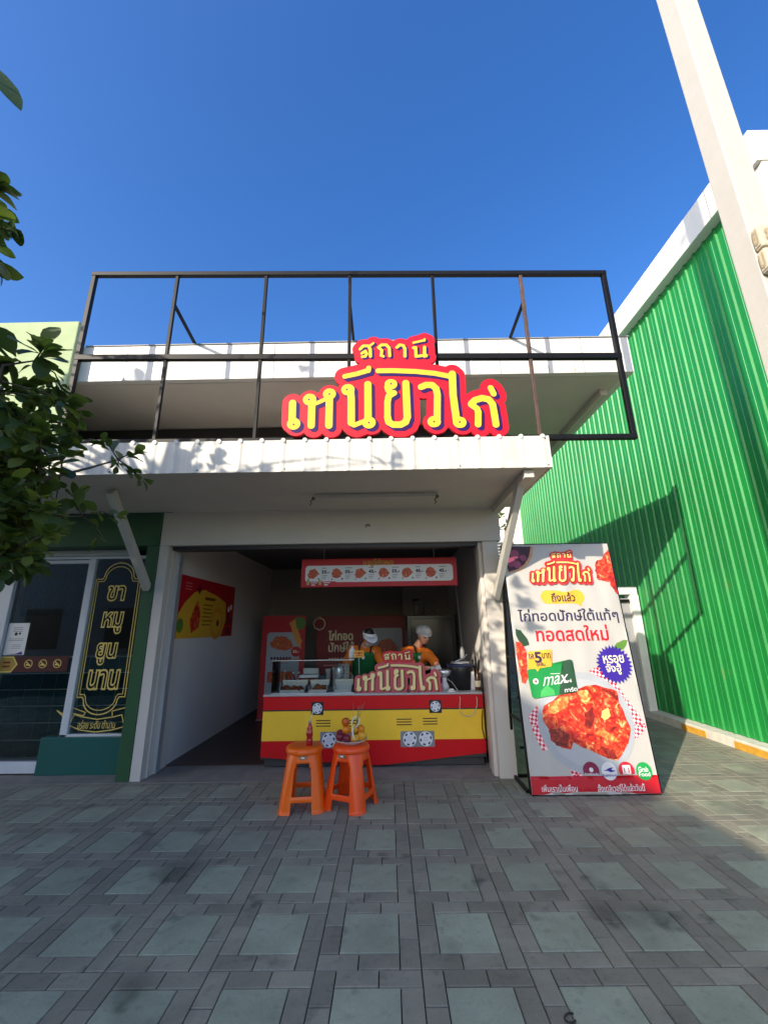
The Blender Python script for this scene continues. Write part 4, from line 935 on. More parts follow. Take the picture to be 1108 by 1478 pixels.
    if cap == 'visor':
        for k in range(2):
            pass
        rg = []
        for z in (.030, .052, .078):
            rg.append([bm.verts.new(hp((.093 if z < .07 else .088)*math.sin(t_), -.111*math.cos(t_)*(1 if z < .07 else .95)+.002, z+.016*math.cos(t_))) for t_ in np.linspace(-2.6, 2.6, 30)])
        for a, b in zip(rg, rg[1:]):
            for k in range(29): f = bm.faces.new((a[k], a[k+1], b[k+1], b[k])); f.smooth = True
        br = [[bm.verts.new(hp((.093+q*.012)*math.sin(t_), -.111*math.cos(t_)-q*.085*max(0, math.cos(t_))**.8+.002, .046-q*.028*math.cos(t_))) for t_ in np.linspace(-1.35, 1.35, 20)] for q in (0, .5, 1)]
        for a, b in zip(br, br[1:]):
            for k in range(19): f = bm.faces.new((a[k], b[k], b[k+1], a[k+1])); f.smooth = True
        o = obj('visor_cap', bm, CLOTH, root); so_ = o.modifiers.new('thickness', 'SOLIDIFY'); so_.thickness = .005
        bm = BM(); ret = bmesh.ops.create_icosphere(bm, subdivisions=3, radius=1); dl = []
        for v in ret['verts']:
            x, y, z = v.co
            if y > -.25 or z > -.05 or z < -.98: dl.append(v)
            v.co = hp(x*.082, y*.112-.012, z*.13+.006)
        bmesh.ops.delete(bm, geom=dl, context='VERTS')
        for f in bm.faces: f.smooth = True
        obj('face_mask', bm, CLOTH, root)
    else:
        bm.free(); bm = BM(); ret = bmesh.ops.create_icosphere(bm, subdivisions=4, radius=1); dl = []
        for v in ret['verts']:
            x, y, z = v.co; nn = 1+.05*noise.noise(v.co*4)+.02*math.sin(math.atan2(y, x)*22)*(1 if z < .3 else .4)
            if z < -.22: dl.append(v)
            v.co = hp(x*.112*nn, (y*.125+.012)*nn, z*.095*nn+.052)
        bmesh.ops.delete(bm, geom=dl, context='VERTS')
        for f in bm.faces: f.smooth = True
        obj('hair_net', bm, M('hair_net', (.42, .42, .41), .8, var=.3, vs=30, bump=.4, bs=70), root)
        bm = BM(); tube(bm, [hp(.098*math.sin(t_), -.115*math.cos(t_)+.008, .036) for t_ in np.linspace(0, 6.2832, 26)], .010, 6); obj('net_band', bm, CLOTH, root)
w1 = empty('person', (-.34, 6.25, .012), 'worker in white visor, mask, orange shirt and green apron looking down behind the glass case', 'person', 'shop workers')
person(w1, 0, dict(pelvis=(-.36, 6.34, .86), chest=(-.355, 6.24, 1.12), neck=(-.335, 6.19, 1.30), shL=(-.545, 6.22, 1.225), shR=(-.165, 6.20, 1.225), elL=(-.62, 6.10, 1.00), elR=(-.09, 6.06, 1.0), wrL=(-.50, 5.90, .93), wrR=(-.20, 5.88, .92)), (-.28, 6.085, 1.415), .38, .46, .1, 'visor')
w2 = empty('person', (.42, 6.3, .012), 'worker in pale hair net, orange shirt and green apron reaching right behind the logo board', 'person', 'shop workers')
person(w2, 0, dict(pelvis=(.30, 6.40, .86), chest=(.36, 6.29, 1.11), neck=(.41, 6.22, 1.29), shL=(.20, 6.32, 1.19), shR=(.54, 6.17, 1.19), elL=(.36, 6.02, .99), elR=(.66, 6.0, 1.02), wrL=(.55, 5.90, 1.02), wrR=(.64, 5.86, 1.04)), (.487, 6.10, 1.425), .45, .36, .40, 'net')

# ================================================================= STOOLS, OFFERING
ORANGE = M('orange_plastic', rgb(250, 104, 14), .32, var=.06, vs=8, spec=.5); ORANGE2 = M('deep_orange_plastic', rgb(246, 82, 18), .32, var=.06, vs=8)
def stool(x, y, rz, lab, m, H=.50):
    t = empty('plastic_stool', (x, y, .002), lab, 'stool', 'orange plastic stools'); t.rotation_euler = (0, 0, rz)
    NT, zs = 96, [0, .012, .03, .06, .085, .13, .16, .2, .25, .3, .345, .38, .40, .425, .44, .462]
    bm = BM(); G = []
    for z in zs:
        q = z/.462; rs = .205-.052*q; ex = 2+3.4*(1-q)
        if z <= .012: rs += .008*(1-z/.012)
        row = []
        for k in range(NT):
            th = 2*math.pi*(k+.5)/NT; c_, s_ = abs(math.cos(th)), abs(math.sin(th)); r = rs/((c_**ex+s_**ex)**(1/ex))*(.99 if q > .9 else 1); r = min(r, rs*1.24)
            row.append(bm.verts.new((r*math.cos(th), r*math.sin(th), z)))
        G.append(row)
    for i in range(len(zs)-1):
        zc = (zs[i]+zs[i+1])/2
        for k in range(NT):
            th = (360*(k+1)/NT+45) % 90-45; ad = abs(th)          # 0 = middle of a side
            hwin = 23 if zc < .36 else 19 if zc < .39 else 0
            if zc < .075 and ad < 24: continue
            if .130 < zc < .39 and ad < hwin: continue
            f = bm.faces.new((G[i][k], G[i][(k+1) % NT], G[i+1][(k+1) % NT], G[i+1][k])); f.smooth = True
    o = obj('leg_frame', bm, m, t); o.location = (0, 0, 0)
    s_ = o.modifiers.new('thickness', 'SOLIDIFY'); s_.thickness = .016; s_.offset = -1
    bv = o.modifiers.new('bevel', 'BEVEL'); bv.width = .005; bv.segments = 2; bv.limit_method = 'ANGLE'
    bm = BM(); lathe(bm, [(.150, .440), (.168, .444), (.172, .455), (.170, .478), (.160, .492), (.12, .497), (.05, .499)], n=48); o = obj('seat', bm, m, t); o.location = (0, 0, 0)
    bm = BM()
    for k in range(8): tube(bm, [(.15*math.cos(k*math.pi/4), .15*math.sin(k*math.pi/4), .435), (.15*math.cos(k*math.pi/4), .15*math.sin(k*math.pi/4), .425)], .01, 6)
    box(bm, -.035, .035, -.1755, -.165, .418, .442); o = obj('sticker', bm, M('foil_sticker', (.35, .27, .2), .3, metal=.4), t); o.location = (0, 0, 0)
    bm = BM(); box(bm, -.014, .016, -.1765, -.1755, .424, .436); o = obj('sticker_print', bm, PCREAM, bpy.data.objects[o.name]); o.location = (0, 0, 0)
    return t
stool(-.805, 4.345, R(6), 'orange plastic stool carrying the red bottle', ORANGE); stool(-.37, 4.36, R(-24), 'deeper orange plastic stool carrying the plate of fruit', ORANGE2)
SZ = .502
rb = empty('drink_bottle', (-.755, 4.30, SZ), 'small bottle of red drink with a straw on the stool', 'bottle')
bm = BM(); lathe(bm, [(.026, SZ), (.031, SZ+.008), (.031, SZ+.05), (.024, SZ+.07), (.031, SZ+.09), (.030, SZ+.12), (.024, SZ+.13), (.028, SZ+.145), (.016, SZ+.17), (.013, SZ+.185)], (-.755, 4.30, 0), 20); obj('bottle_body', bm, M('red_drink', rgb(170, 10, 24), .12, coat=.6), rb)
bm = BM(); lathe(bm, [(.014, SZ+.186), (.013, SZ+.205)], (-.755, 4.30, 0), 14); obj('neck', bm, M('clear_neck', (.4, .3, .3), .1), rb)
bm = BM(); tube(bm, [(-.755, 4.30, SZ+.2), (-.742, 4.30, SZ+.245), (-.715, 4.30, SZ+.33)], .0042, 8); obj('straw', bm, M('straw', (.75, .70, .5), .5), rb)
fx0, fy0 = -.37, 4.345
pl = bm = BM(); lathe(bm, [(.075, SZ), (.08, SZ+.006), (.125, SZ+.028), (.150, SZ+.038), (.152, SZ+.043), (.146, SZ+.042), (.12, SZ+.033), (.07, SZ+.014)], (fx0, fy0, 0), 40)
tag(obj('plate', bm, M('plate_white', (.72, .66, .64), .25)), 'white plate heaped with fruit on the right stool', 'plate')
APPLE = M('purple_apple', rgb(120, 26, 44), .35, var=.25, vs=25); ORG = M('orange_peel', rgb(232, 136, 22), .45, var=.1, vs=20, bump=.2, bs=260); MANGO = M('mango_skin', rgb(222, 160, 40), .4, var=.18, vs=14); PERS = M('persimmon', rgb(206, 96, 20), .4, var=.2, vs=18)
def fruit(kind, x, y, z, r, m, lab, squash=.92):
    t = empty(kind, (fx0+x, fy0+y, SZ+z), lab, kind, 'fruit on the plate')
    bm = BM(); ret = bmesh.ops.create_icosphere(bm, subdivisions=4, radius=1)
    for v in ret['verts']:
        d_ = math.hypot(v.co.x, v.co.y); zz = v.co.z*(1-.28*math.exp(-(d_/.28)**2)); v.co = Vector((fx0+x, fy0+y, SZ+z))+Vector((v.co.x*r, v.co.y*r, zz*r*squash))
    for f in bm.faces: f.smooth = True
    obj('skin', bm, m, t)
    bm = BM(); tube(bm, [(fx0+x, fy0+y, SZ+z+r*squash*.66), (fx0+x+.004, fy0+y, SZ+z+r*squash*1.02)], .003, 6); obj('stem', bm, M('stem_brown', (.08, .06, .03), .8), t)
fruit('apple', -.098, -.045, .068, .040, APPLE, 'dark red apple at the left front of the plate'); fruit('apple', -.030, -.080, .062, .040, APPLE, 'dark red apple in the middle front of the plate')
fruit('apple', -.105, .03, .078, .040, APPLE, 'purple apple at the left back of the plate'); fruit('mango', .040, -.078, .064, .040, MANGO, 'yellow fruit right of the front apple, behind the ribbon end', .85); fruit('mango', .105, -.05, .072, .044, MANGO, 'largest yellow orange fruit at the right rim of the plate', .95)
fruit('orange', -.045, .0, .115, .040, ORG, 'orange stacked in the second layer behind the apples'); fruit('orange', .028, -.01, .118, .038, MANGO, 'golden fruit in the second layer under the ribbon bow'); fruit('orange', .088, .02, .118, .040, ORG, 'orange in the second layer on the right')
fruit('persimmon', -.055, .02, .182, .040, PERS, 'brownish orange persimmon topping the left of the heap'); fruit('persimmon', .03, .07, .075, .04, PERS, 'persimmon hidden at the back of the plate')
rbn = empty('ribbon', (fx0+.03, fy0-.06, SZ+.17), 'yellow and cream ribbon bow tied round the incense over the fruit', 'ribbon')
def strip(pts, wd, m, nm):
    bm = BM(); rows = []
    for i, q in enumerate(pts): rows.append((bm.verts.new(Vector(q)+Vector((-wd/2, .0, wd*.25))), bm.verts.new(Vector(q)+Vector((wd/2, 0, -wd*.25)))))
    for a, b in zip(rows, rows[1:]): f = bm.faces.new((a[0], a[1], b[1], b[0])); f.smooth = True
    o = obj(nm, bm, m, rbn); s_ = o.modifiers.new('thickness', 'SOLIDIFY'); s_.thickness = .002
RBC, RBY = M('ribbon_cream', (.70, .64, .42), .5), M('ribbon_yellow', rgb(236, 190, 40), .5)
bx, by, bz = fx0+.028, fy0-.068, SZ+.165
strip([(bx+.035*math.cos(t_)+.018, by-.01*math.sin(t_), bz+.032+.045*math.sin(t_)+.012*math.cos(t_)) for t_ in np.linspace(-1.9, 4.3, 22)], .016, RBC, 'loop')
strip([(bx, by-.012, bz), (bx-.008, by-.03, bz-.03), (bx-.002, by-.052, bz-.07), (bx+.014, by-.062, bz-.105)], .016, RBC, 'tail')
strip([(bx-.02, by, bz+.012), (bx-.01, by-.008, bz-.02), (bx-.016, by-.02, bz-.045)], .014, RBY, 'tail')
bm = BM(); blob(bm, (bx, by-.008, bz), (.013, .01, .013), 2); obj('knot', bm, RBY, rbn)
ins = empty('incense_bundle', (fx0, fy0, SZ+.1), 'thin incense sticks standing out of the heap of fruit', 'incense')
r_ = random.Random(5)
for k in range(9):
    bm = BM(); a_ = (fx0+r_.uniform(-.02, .05), fy0+r_.uniform(-.01, .03), SZ+.10); tube(bm, [a_, (a_[0]+r_.uniform(-.03, .11), a_[1]+r_.uniform(-.02, .02), SZ+r_.uniform(.27, .36))], .0016, 5); obj('incense_stick', bm, M('stick_brown', (.24, .17, .12), .8), ins)

# ================================================================= STANDING BANNER OUTSIDE
sb = empty('standing_banner', (1.93, 4.55, 0), 'tall white vinyl banner with a big fried chicken leaning back beside the shop', 'banner')
BO = Vector((1.322, 4.50, .012)); BV = Vector((-.0, .255, 2.43)); BW, BH = 1.205, 2.445
def warp(a, b):
    q = Vector((a*1.7, b*.9, 1.3)); e = min(1, min(a, BW-a)/.12)
    wr = .022*noise.noise(q)+.015*noise.noise(Vector((a*6+b*1.8, b*2.6-a*2, 4)))+.010*math.exp(-(((a-.62)-.12*(b-1.8))/.05)**2)*math.exp(-((b-1.9)/.4)**2)
    return (wr+.012)*max(0, e)**.7*.8
pn = Panel(BO, (1, 0, 0), BV, eps=.0022, warp=warp, grid=.03); pn.k = 1
def z5(x, y): return pn.loc(690+x/3.697, 760+y/3.697)
def zb(x0, y0, x1, y1): return pn.ibox(690+x0/3.697, 760+y0/3.697, 690+x1/3.697, 760+y1/3.697)
def zp(pts): 
    q = [z5(*t_) for t_ in pts]
    return q if sum(a[0]*b[1]-b[0]*a[1] for a, b in zip(q, q[1:]+q[:1])) > 0 else q[::-1]
def clipx(q): return [(min(max(x, .002), BW-.002), min(max(y, .002), BH-.002)) for x, y in q]
pn.add([(0, 0), (BW, 0), (BW, BH), (0, BH)], M('banner_vinyl', (.47, .45, .41), .42, var=.04, vs=3))
pn.add(clipx(zp(wobble([(140,108),(290,108),(284,160),(262,205),(225,238),(160,252),(150,200)], 4, .02, 1))), M('basket_rim', rgb(200, 150, 110), .5, var=.3, vs=30)); pn.add(clipx(zp(wobble([(140,108),(276,108),(268,160),(245,200),(210,228),(160,244),(150,200)], 4, .02, 1))), M('onion_dark', rgb(66, 24, 36), .5, var=.5, vs=12))
for i, (x, y, r) in enumerate(((172, 192, 30), (205, 205, 24), (190, 150, 28), (235, 170, 20))): pn.add([circ(*z5(x, y), r/3.697*.0067, 18)], M('onion', rgb(150, 62, 96), .5, var=.4, vs=14), same=(i > 0))
pn.add(clipx(zp(wobble([(690,118),(660,170),(628,185),(622,240),(640,290),(690,300),(720,340),(748,370),(742,330),(730,240),(700,170)], 4, .05, 2))), CHICK)
pn.add(zp(wobble([(196,545),(225,555),(262,600),(272,632),(240,640),(215,612),(200,580)], 3, .02, 3)), PDGREEN); pn.add(clipx(zp(wobble([(197,612),(225,620),(250,660),(262,740),(262,800),(250,835),(228,830),(210,720)], 4, .04, 4))), CHICK)
# logo on the banner
def fban(x, y): return z5(262+x/1110*352, 128+(y-40)/490*190)
kb = abs(z5(600, 250)[0]-z5(500, 250)[0])/100*352/1110
BR = M('banner_logo_red', rgb(214, 40, 36), .45)
Lq = fixw(strokes_loops(S_BIG, fban, kb, minr=52)+strokes_loops(S_BIG, fban, kb, minr=52, off=(14, 12))+strokes_loops(S_SM, fban, kb, minr=36)+strokes_loops(S_SM, fban, kb, minr=36, off=(10, 8)))
pn.add(Lq, M('banner_logo_rim', rgb(196, 44, 44), .45)); pn.add(fixw(strokes_loops(S_BIG, fban, kb, minr=34)+strokes_loops(S_SM, fban, kb, minr=26)), BR)
pn.add(fixw(strokes_loops(S_BIG, fban, kb, dr=4, off=(9, 8))+strokes_loops(S_SM, fban, kb, dr=2, off=(6, 5))), M('banner_logo_shade', rgb(120, 22, 26), .5)); pn.add(fixw(strokes_loops(S_BIG, fban, kb, dr=-1)+strokes_loops(S_SM, fban, kb)), M('banner_logo_yellow', rgb(250, 222, 120), .45))
a, b, c, d = zb(330, 340, 560, 414); pn.add([rrect(a, c, b, d, (d-b)*.48), zp([(500, 405), (545, 395), (545, 428)])], PYEL)
pn.text('ถึงแล้ว', zb(385, 354, 508, 402), PNAVY, bold=.022); pn.text('ไก่ทอดปักษ์ใต้แท้ๆ', zb(212, 440, 742, 518), PNAVY, bold=.016); pn.text('ทอดสดใหม่', zb(306, 528, 686, 610), PRED, bold=.022)
# plate, cloth, chicken
pn.add(zp([(585, 770), (640, 742), (740, 850), (820, 960), (893, 1060), (885, 1090), (828, 1142), (800, 1080), (770, 960), (690, 850)]), GING); pn.add(zp([(265, 1010), (312, 955), (330, 1080), (372, 1190), (340, 1195), (292, 1100)]), GING)
pn.add(zp([(490, 1285), (560, 1300), (545, 1330), (492, 1330)]), GING)
cx, cy = z5(570, 1040); rr = z5(826, 1040)[0]-cx; pn.add(circ(cx, cy, rr, 48, rr*.97), PPLATE); pn.add(circ(cx, cy, rr*.86, 48, rr*.83), M('print_plate2', (.45, .46, .47), .5))
pn.add(zp(wobble([(335,985),(345,955),(400,925),(430,898),(470,880),(520,868),(560,852),(620,842),(680,862),(735,880),(748,940),(768,975),(790,1040),(805,1085),(795,1150),(760,1210),(735,1248),(690,1240),(620,1205),(560,1180),(500,1150),(488,1185),(440,1178),(395,1150),(372,1080),(345,1030)], 4, .012, 6)), CHICK)
CH2 = ramp_mat('print_chicken_light', [(.35, rgb(226, 70, 26)), (.5, rgb(240, 120, 56)), (.64, rgb(250, 206, 120))], 16, dist=1); CH3 = ramp_mat('print_chicken_dark', [(.35, rgb(84, 18, 12)), (.55, rgb(150, 34, 18)), (.7, rgb(220, 100, 60))], 16, dist=1)
for pts, m_, sd_ in (([(370,950),(430,910),(480,905),(470,960),(400,1000),(360,990)], CH2, 1), ([(520,880),(570,870),(600,905),(570,950),(540,930)], CH2, 2), ([(652,985),(685,965),(698,1010),(668,1035),(650,1015)], M('crust_yellow', rgb(244, 206, 110), .5), 3), ([(610,1100),(660,1080),(720,1120),(745,1150),(700,1140),(650,1120)], CH2, 4), ([(372,1085),(430,1075),(480,1110),(470,1175),(420,1168),(385,1140)], CH3, 5), ([(640,860),(720,885),(740,930),(700,900)], CH3, 6), ([(560,1000),(600,960),(615,1020),(590,1080),(560,1060)], CH3, 7), ([(640,1170),(720,1190),(735,1240),(690,1232)], CH3, 8)):
    pn.add(zp(wobble(pts, 4, .06, sd_)), m_)
# card with bubble
pn.add(zp([(268, 758), (480, 709), (494, 716), (524, 872), (518, 884), (296, 917), (284, 908), (256, 775)]), PGREEN)
pn.add(zp([(440, 719), (480, 709), (494, 716), (524, 872), (518, 884), (425, 898)]), M('card_dark', rgb(34, 72, 44), .5)); pn.add(zp([(330, 880), (360, 845), (400, 872), (405, 899), (330, 911)]), M('card_light', rgb(70, 176, 90), .5))
pn.add(circ(*z5(303, 826), .028, 18), PWHITE); pn.add(circ(*z5(303, 826), .014, 4), PRED)
pn.text('max', zb(334, 796, 480, 842), PWHITE, bold=.0, shear=.55, rot=.12); pn.text('card', zb(448, 815, 488, 832), PWHITE, bold=.02, rot=.12, same=True); pn.text('การ์ด', zb(452, 858, 520, 880), PWHITE, bold=.02, rot=.1, same=True)
pn.add([capsule(z5(380, 786), z5(428, 784), .003, 4)], PWHITE, same=True)
pn.add(zp([(258, 672), (262, 668), (378, 655), (384, 660), (385, 742), (380, 747), (322, 756), (312, 774), (300, 759), (264, 762), (259, 757)]), PYEL)
pn.text('5', zb(298, 672, 330, 726), PNAVY, bold=.035); pn.text('ให้', zb(264, 680, 292, 708), PNAVY, bold=.022, same=True); pn.text('บาท', zb(334, 676, 378, 704), PNAVY, bold=.022, same=True); pn.text('ทุกชิ้น', zb(306, 724, 350, 750), PNAVY, bold=.022, same=True)
# burst and leaf
pn.add(zp(wobble([(715,650),(735,622),(770,606),(793,606),(788,630),(772,655),(740,665)], 3, .02, 9)), PLGREEN)
bx_, by_ = z5(720, 735); r1 = (z5(815, 735)[0]-z5(620, 735)[0])/2; q = []
for k in range(56): r = r1*(1 if k % 2 else .82); q.append((bx_+r*math.cos(2*math.pi*k/56), by_+r*1.02*math.sin(2*math.pi*k/56)))
pn.add(q, PPURP); pn.text('หรอย', zb(660, 688, 770, 728), PCREAM, bold=.014, rot=.04); pn.text('จังฮู้', zb(675, 728, 756, 790), PCREAM, bold=.014, rot=.03, same=True)
# footer
a, b = z5(275, 1332); pn.add([(0.001, .001), (BW-.001, .001), (BW-.001, b), (0.001, b)], PRED)
pn.text('เพิ่มเราเป็นเพื่อน', zb(335, 1374, 522, 1412), PWHITE, bold=.012); pn.text('สั่งเดลิเวอรี่ได้แล้ววันนี้', zb(628, 1370, 882, 1410), PWHITE, bold=.012, same=True)
rc = (z5(920, 1300)[0]-z5(836, 1300)[0])/2
for x, y, m_ in ((595, 1300, PMAR), (690, 1302, PWHITE), (785, 1300, M('deliver_red', rgb(206, 24, 48), .5)), (878, 1303, M('deliver_green', rgb(24, 152, 70), .5))):
    c_ = z5(x, y); full = circ(*c_, rc, 30)
    if x in (595, 785): full = [p_ for p_ in full if p_[1] > b]
    pn.add(full, m_, same=(x > 600))
pn.add(circ(*z5(595, 1295), rc*.26, 14), PWHITE); pn.text('foodpanda', zb(562, 1310, 632, 1326), PWHITE, bold=.01, same=True)
pn.add(zp([(660, 1300), (690, 1285), (710, 1282), (700, 1295), (725, 1300), (700, 1308), (680, 1300)]), PPURP, same=True); pn.text('Robinhood', zb(655, 1316, 728, 1330), PPURP, bold=.01, same=True)
a, b2, c, d = zb(762, 1270, 806, 1318); pn.add(rrect(a, c, b2, d, .008), PWHITE, same=True); pn.add([rrect(a+.012, a+.022, b2+.01, b2+.05, .003), rrect(c-.025, c-.015, b2+.01, b2+.05, .003)], MATS['deliver_red'])
pn.text('Grab', zb(846, 1280, 898, 1306), PWHITE, bold=.02, same=True); pn.text('Food', zb(850, 1308, 910, 1330), PWHITE, bold=.02, same=True)
pn.build('vinyl_sheet', sb)
bm = BM(); vv = BV.normalized(); N_ = Vector((1, 0, 0)).cross(vv)
def bpnt(a, b, h): return BO+Vector((1, 0, 0))*a+vv*b+N_*h
for a0, b0, a1, b1 in ((.0, 0, .0, BH), (BW, 0, BW, BH), (0, 0, BW, 0), (0, BH, BW, BH), (0, BH*.5, BW, BH*.5)): bar(bm, bpnt(a0, b0, -.014), bpnt(a1, b1, -.014), .03, .028)
obj('banner_frame', bm, BLACKM, sb)
bm = BM()
for a_, zt in ((.0, 2.42), (BW, 2.42)):
    p0 = bpnt(a_, BH*.99, -.03); p1 = Vector((p0.x-.02, 5.03, .02)); bar(bm, p0, p1, .028, .028)
    bar(bm, Vector((p1.x, 4.56, .02)), p1, .028, .028)
    for q_ in (.25, .5, .75):
        bar(bm, bpnt(a_, BH*q_, -.03), Vector(p0).lerp(p1, 1-q_), .02, .02)
for z_ in (.3, .8, 1.4): bar(bm, (1.37, 4.98-.13*z_, z_), (2.5, 4.98-.13*z_, z_), .022, .022)
bar(bm, (1.32, 5.0, .02), (2.5, 5.0, .02), .028, .028)
obj('support_leg', bm, BLACKM, sb)

# ================================================================= TREE
tr = empty('street_tree', (-4.3, 1.2, 0), 'broad leaved tree whose leafy branches reach in from the left edge', 'tree')
LEAF = bpy.data.materials.new('tree_leaf'); LEAF.use_nodes = True; n = LEAF.node_tree; n.nodes.clear(); L = n.links.new
o_ = n.nodes.new('ShaderNodeOutputMaterial'); ge = n.nodes.new('ShaderNodeNewGeometry'); rp_ = n.nodes.new('ShaderNodeValToRGB')
for e_, (p_, c_) in zip((rp_.color_ramp.elements[0], rp_.color_ramp.elements[1]), ((0, (.032, .058, .017)), (1, (.150, .195, .050)))): e_.position = p_; e_.color = (*c_, 1)
k_ = rp_.color_ramp.elements.new(.55); k_.color = (.068, .112, .028, 1)
L(ge.outputs['Random Per Island'], rp_.inputs[0])
df = n.nodes.new('ShaderNodeBsdfPrincipled'); df.inputs['Roughness'].default_value = .42; L(rp_.outputs[0], df.inputs['Base Color'])
tl_ = n.nodes.new('ShaderNodeBsdfTranslucent'); mxx = n.nodes.new('ShaderNodeVectorMath'); mxx.operation = 'MULTIPLY'; mxx.inputs[1].default_value = (1.6, 1.7, .7); L(rp_.outputs[0], mxx.inputs[0]); L(mxx.outputs[0], tl_.inputs[0])
ms = n.nodes.new('ShaderNodeMixShader'); ms.inputs[0].default_value = .42; L(df.outputs[0], ms.inputs[1]); L(tl_.outputs[0], ms.inputs[2]); L(ms.outputs[0], o_.inputs[0])
BARK = M('bark', (.085, .065, .05), .9, var=.4, vs=12, bump=.6, bs=30)
rt = random.Random(21); lbm = BM(); tw = BM()
def leaf(p, d, ln, wd, up):
    d = d.normalized(); s = d.cross(up); s = s.normalized() if s.length > .05 else d.orthogonal().normalized(); nrm = s.cross(d).normalized()
    bend = rt.uniform(.05, .35); fold = rt.uniform(.1, .35); prev = None; tws = rt.uniform(-.4, .4)
    for t_, w_ in ((0, .03), (.12, .10), (.30, .30), (.50, .46), (.70, .50), (.86, .36), (.95, .17), (1.0, .02)):
        c_ = p+d*ln*t_-nrm*ln*bend*t_*t_; s2 = (s*math.cos(tws*t_)+nrm*math.sin(tws*t_))
        rw = (lbm.verts.new(c_-s2*w_*wd+nrm*w_*wd*fold), lbm.verts.new(c_), lbm.verts.new(c_+s2*w_*wd+nrm*w_*wd*fold))
        if prev:
            for k in range(2): f = lbm.faces.new((prev[k], prev[k+1], rw[k+1], rw[k])); f.smooth = True
        prev = rw
def rosette(p, ax, n_, l0, l1, spread=1.0):
    p = Vector(p); ax = Vector(ax).normalized(); u = ax.orthogonal().normalized(); v = ax.cross(u)
    for k in range(n_):
        th = k*2.4+rt.uniform(-.4, .4); el = rt.uniform(.1, 1.15)*spread; dr = ax*math.cos(el)+(u*math.cos(th)+v*math.sin(th))*math.sin(el); dr.z -= .12
        ln = rt.uniform(l0, l1); st = p-ax*rt.uniform(0, .09); leaf(st+dr*.015, dr, ln, ln*rt.uniform(.50, .68), (ax*.6+Vector((0, 0, 1))).normalized() if abs(dr.dot(ax)) < .98 else u)
def twig(a, b, r0, r1, sag=.05):
    a, b = Vector(a), Vector(b); m_ = (a+b)/2+Vector((rt.uniform(-1, 1), rt.uniform(-1, 1), rt.uniform(-.5, 1)))*sag*(b-a).length
    tube(tw, [a, a.lerp(m_, .5)+(m_-(a+b)/2)*.3, m_, b.lerp(m_, .5)+(m_-(a+b)/2)*.3, b], [r0, r0*.8+r1*.2, (r0+r1)/2, r0*.3+r1*.7, r1], 7)
bmt = BM(); T0 = [(-4.3, 1.2, 0), (-4.28, 1.22, .8), (-4.22, 1.2, 1.7), (-4.28, 1.15, 2.8), (-4.2, 1.1, 4.2), (-4.1, 1.05, 5.6)]
tube(bmt, T0, [.16, .13, .115, .10, .07, .03], 12); obj('trunk', bmt, BARK, tr)
B1 = Vector((-2.45, 1.95, 2.0)); B2 = Vector((-2.25, 1.9, 2.6)); B3 = Vector((-2.5, 1.55, 3.7))
twig((-4.24, 1.2, 1.6), B1, .055, .028); twig((-4.28, 1.15, 2.3), B2, .05, .024); twig((-4.28, 1.12, 3.0), B3, .045, .02)
vis = []                                                       # shoots of the low branches
for (px, py, Y, l0, l1, n_) in ((62,505,2.15,.12,.20,11),(30,560,2.2,.12,.19,9),(8,520,2.1,.12,.2,8),(95,640,2.5,.09,.15,8),(150,640,2.7,.08,.13,7),(195,655,2.8,.07,.12,6),(205,690,2.8,.06,.10,5),(178,675,2.75,.06,.11,6),(120,600,2.55,.07,.12,6),(150,780,2.6,.07,.12,4),(165,745,2.7,.06,.10,5),(70,745,2.4,.09,.15,8),(110,720,2.6,.09,.14,7)): vis.append((HY(px, py, Y), l0, l1, n_))
for k in range(135):
    px = abs(rt.gauss(0, 70)); py = rt.uniform(560, 825); 
    if px > 130-.35*max(0, py-690): px *= .5
    vis.append((HY(px-25, py, rt.uniform(2.0, 2.9)), .065, .14, rt.randint(6, 10)))
subs = []                                                      # boughs running through the visible mass; every shoot springs from the nearest one
for b_, px, py, Y in ((B2, 55, 520, 2.2), (B2, 10, 555, 2.25), (B2, 95, 610, 2.5), (B1, 175, 662, 2.75), (B1, 110, 655, 2.6), (B1, 60, 690, 2.35), (B1, 125, 745, 2.6), (B1, 40, 760, 2.3), (B1, 10, 810, 2.2), (B1, -20, 640, 2.4), (B2, -30, 600, 2.1)):
    e_ = HY(px, py, Y); m1 = b_.lerp(e_, .4)+Vector((rt.uniform(-.08, .08), rt.uniform(-.08, .08), rt.uniform(-.02, .10))); m2 = b_.lerp(e_, .75)+Vector((rt.uniform(-.06, .06), rt.uniform(-.06, .06), rt.uniform(0, .08)))
    tube(tw, [b_, m1, m2, e_], [.018, .013, .008, .004], 7); subs += [m1.lerp(m2, t_) for t_ in (0, .5)]+[m2.lerp(e_, t_) for t_ in (0, .5, .9)]
for p_, l0, l1, n_ in vis:
    st = min(subs, key=lambda q: (q-p_).length); mid = st.lerp(p_, .5)+Vector((rt.uniform(-.04, .04), rt.uniform(-.04, .04), rt.uniform(0, .06)))
    tube(tw, [st, mid, p_], [.006, .0045, .003], 5); rosette(p_, (p_-mid).normalized()+Vector((0, 0, .35)), n_, l0, l1)
    rosette(mid, (p_-st).normalized()+Vector((0, 0, .2)), 3, l0*.8, l1*.9)
for px, py, Y, dirn, n_ in ((-2, 272, 1.5, (1, .1, .3), 8), (4, 330, 1.5, (1, 0, -.5), 9), (-10, 310, 1.4, (1, .3, .1), 8), (-4, 378, 1.5, (.7, 0, -.7), 8), (-30, 345, 1.4, (1, .2, 0), 8), (-28, 300, 1.45, (.8, .2, .5), 7)):
    p_ = HY(px, py, Y); twig(B3, p_, .014, .004, .08); rosette(p_, dirn, n_, .08, .13, .8)
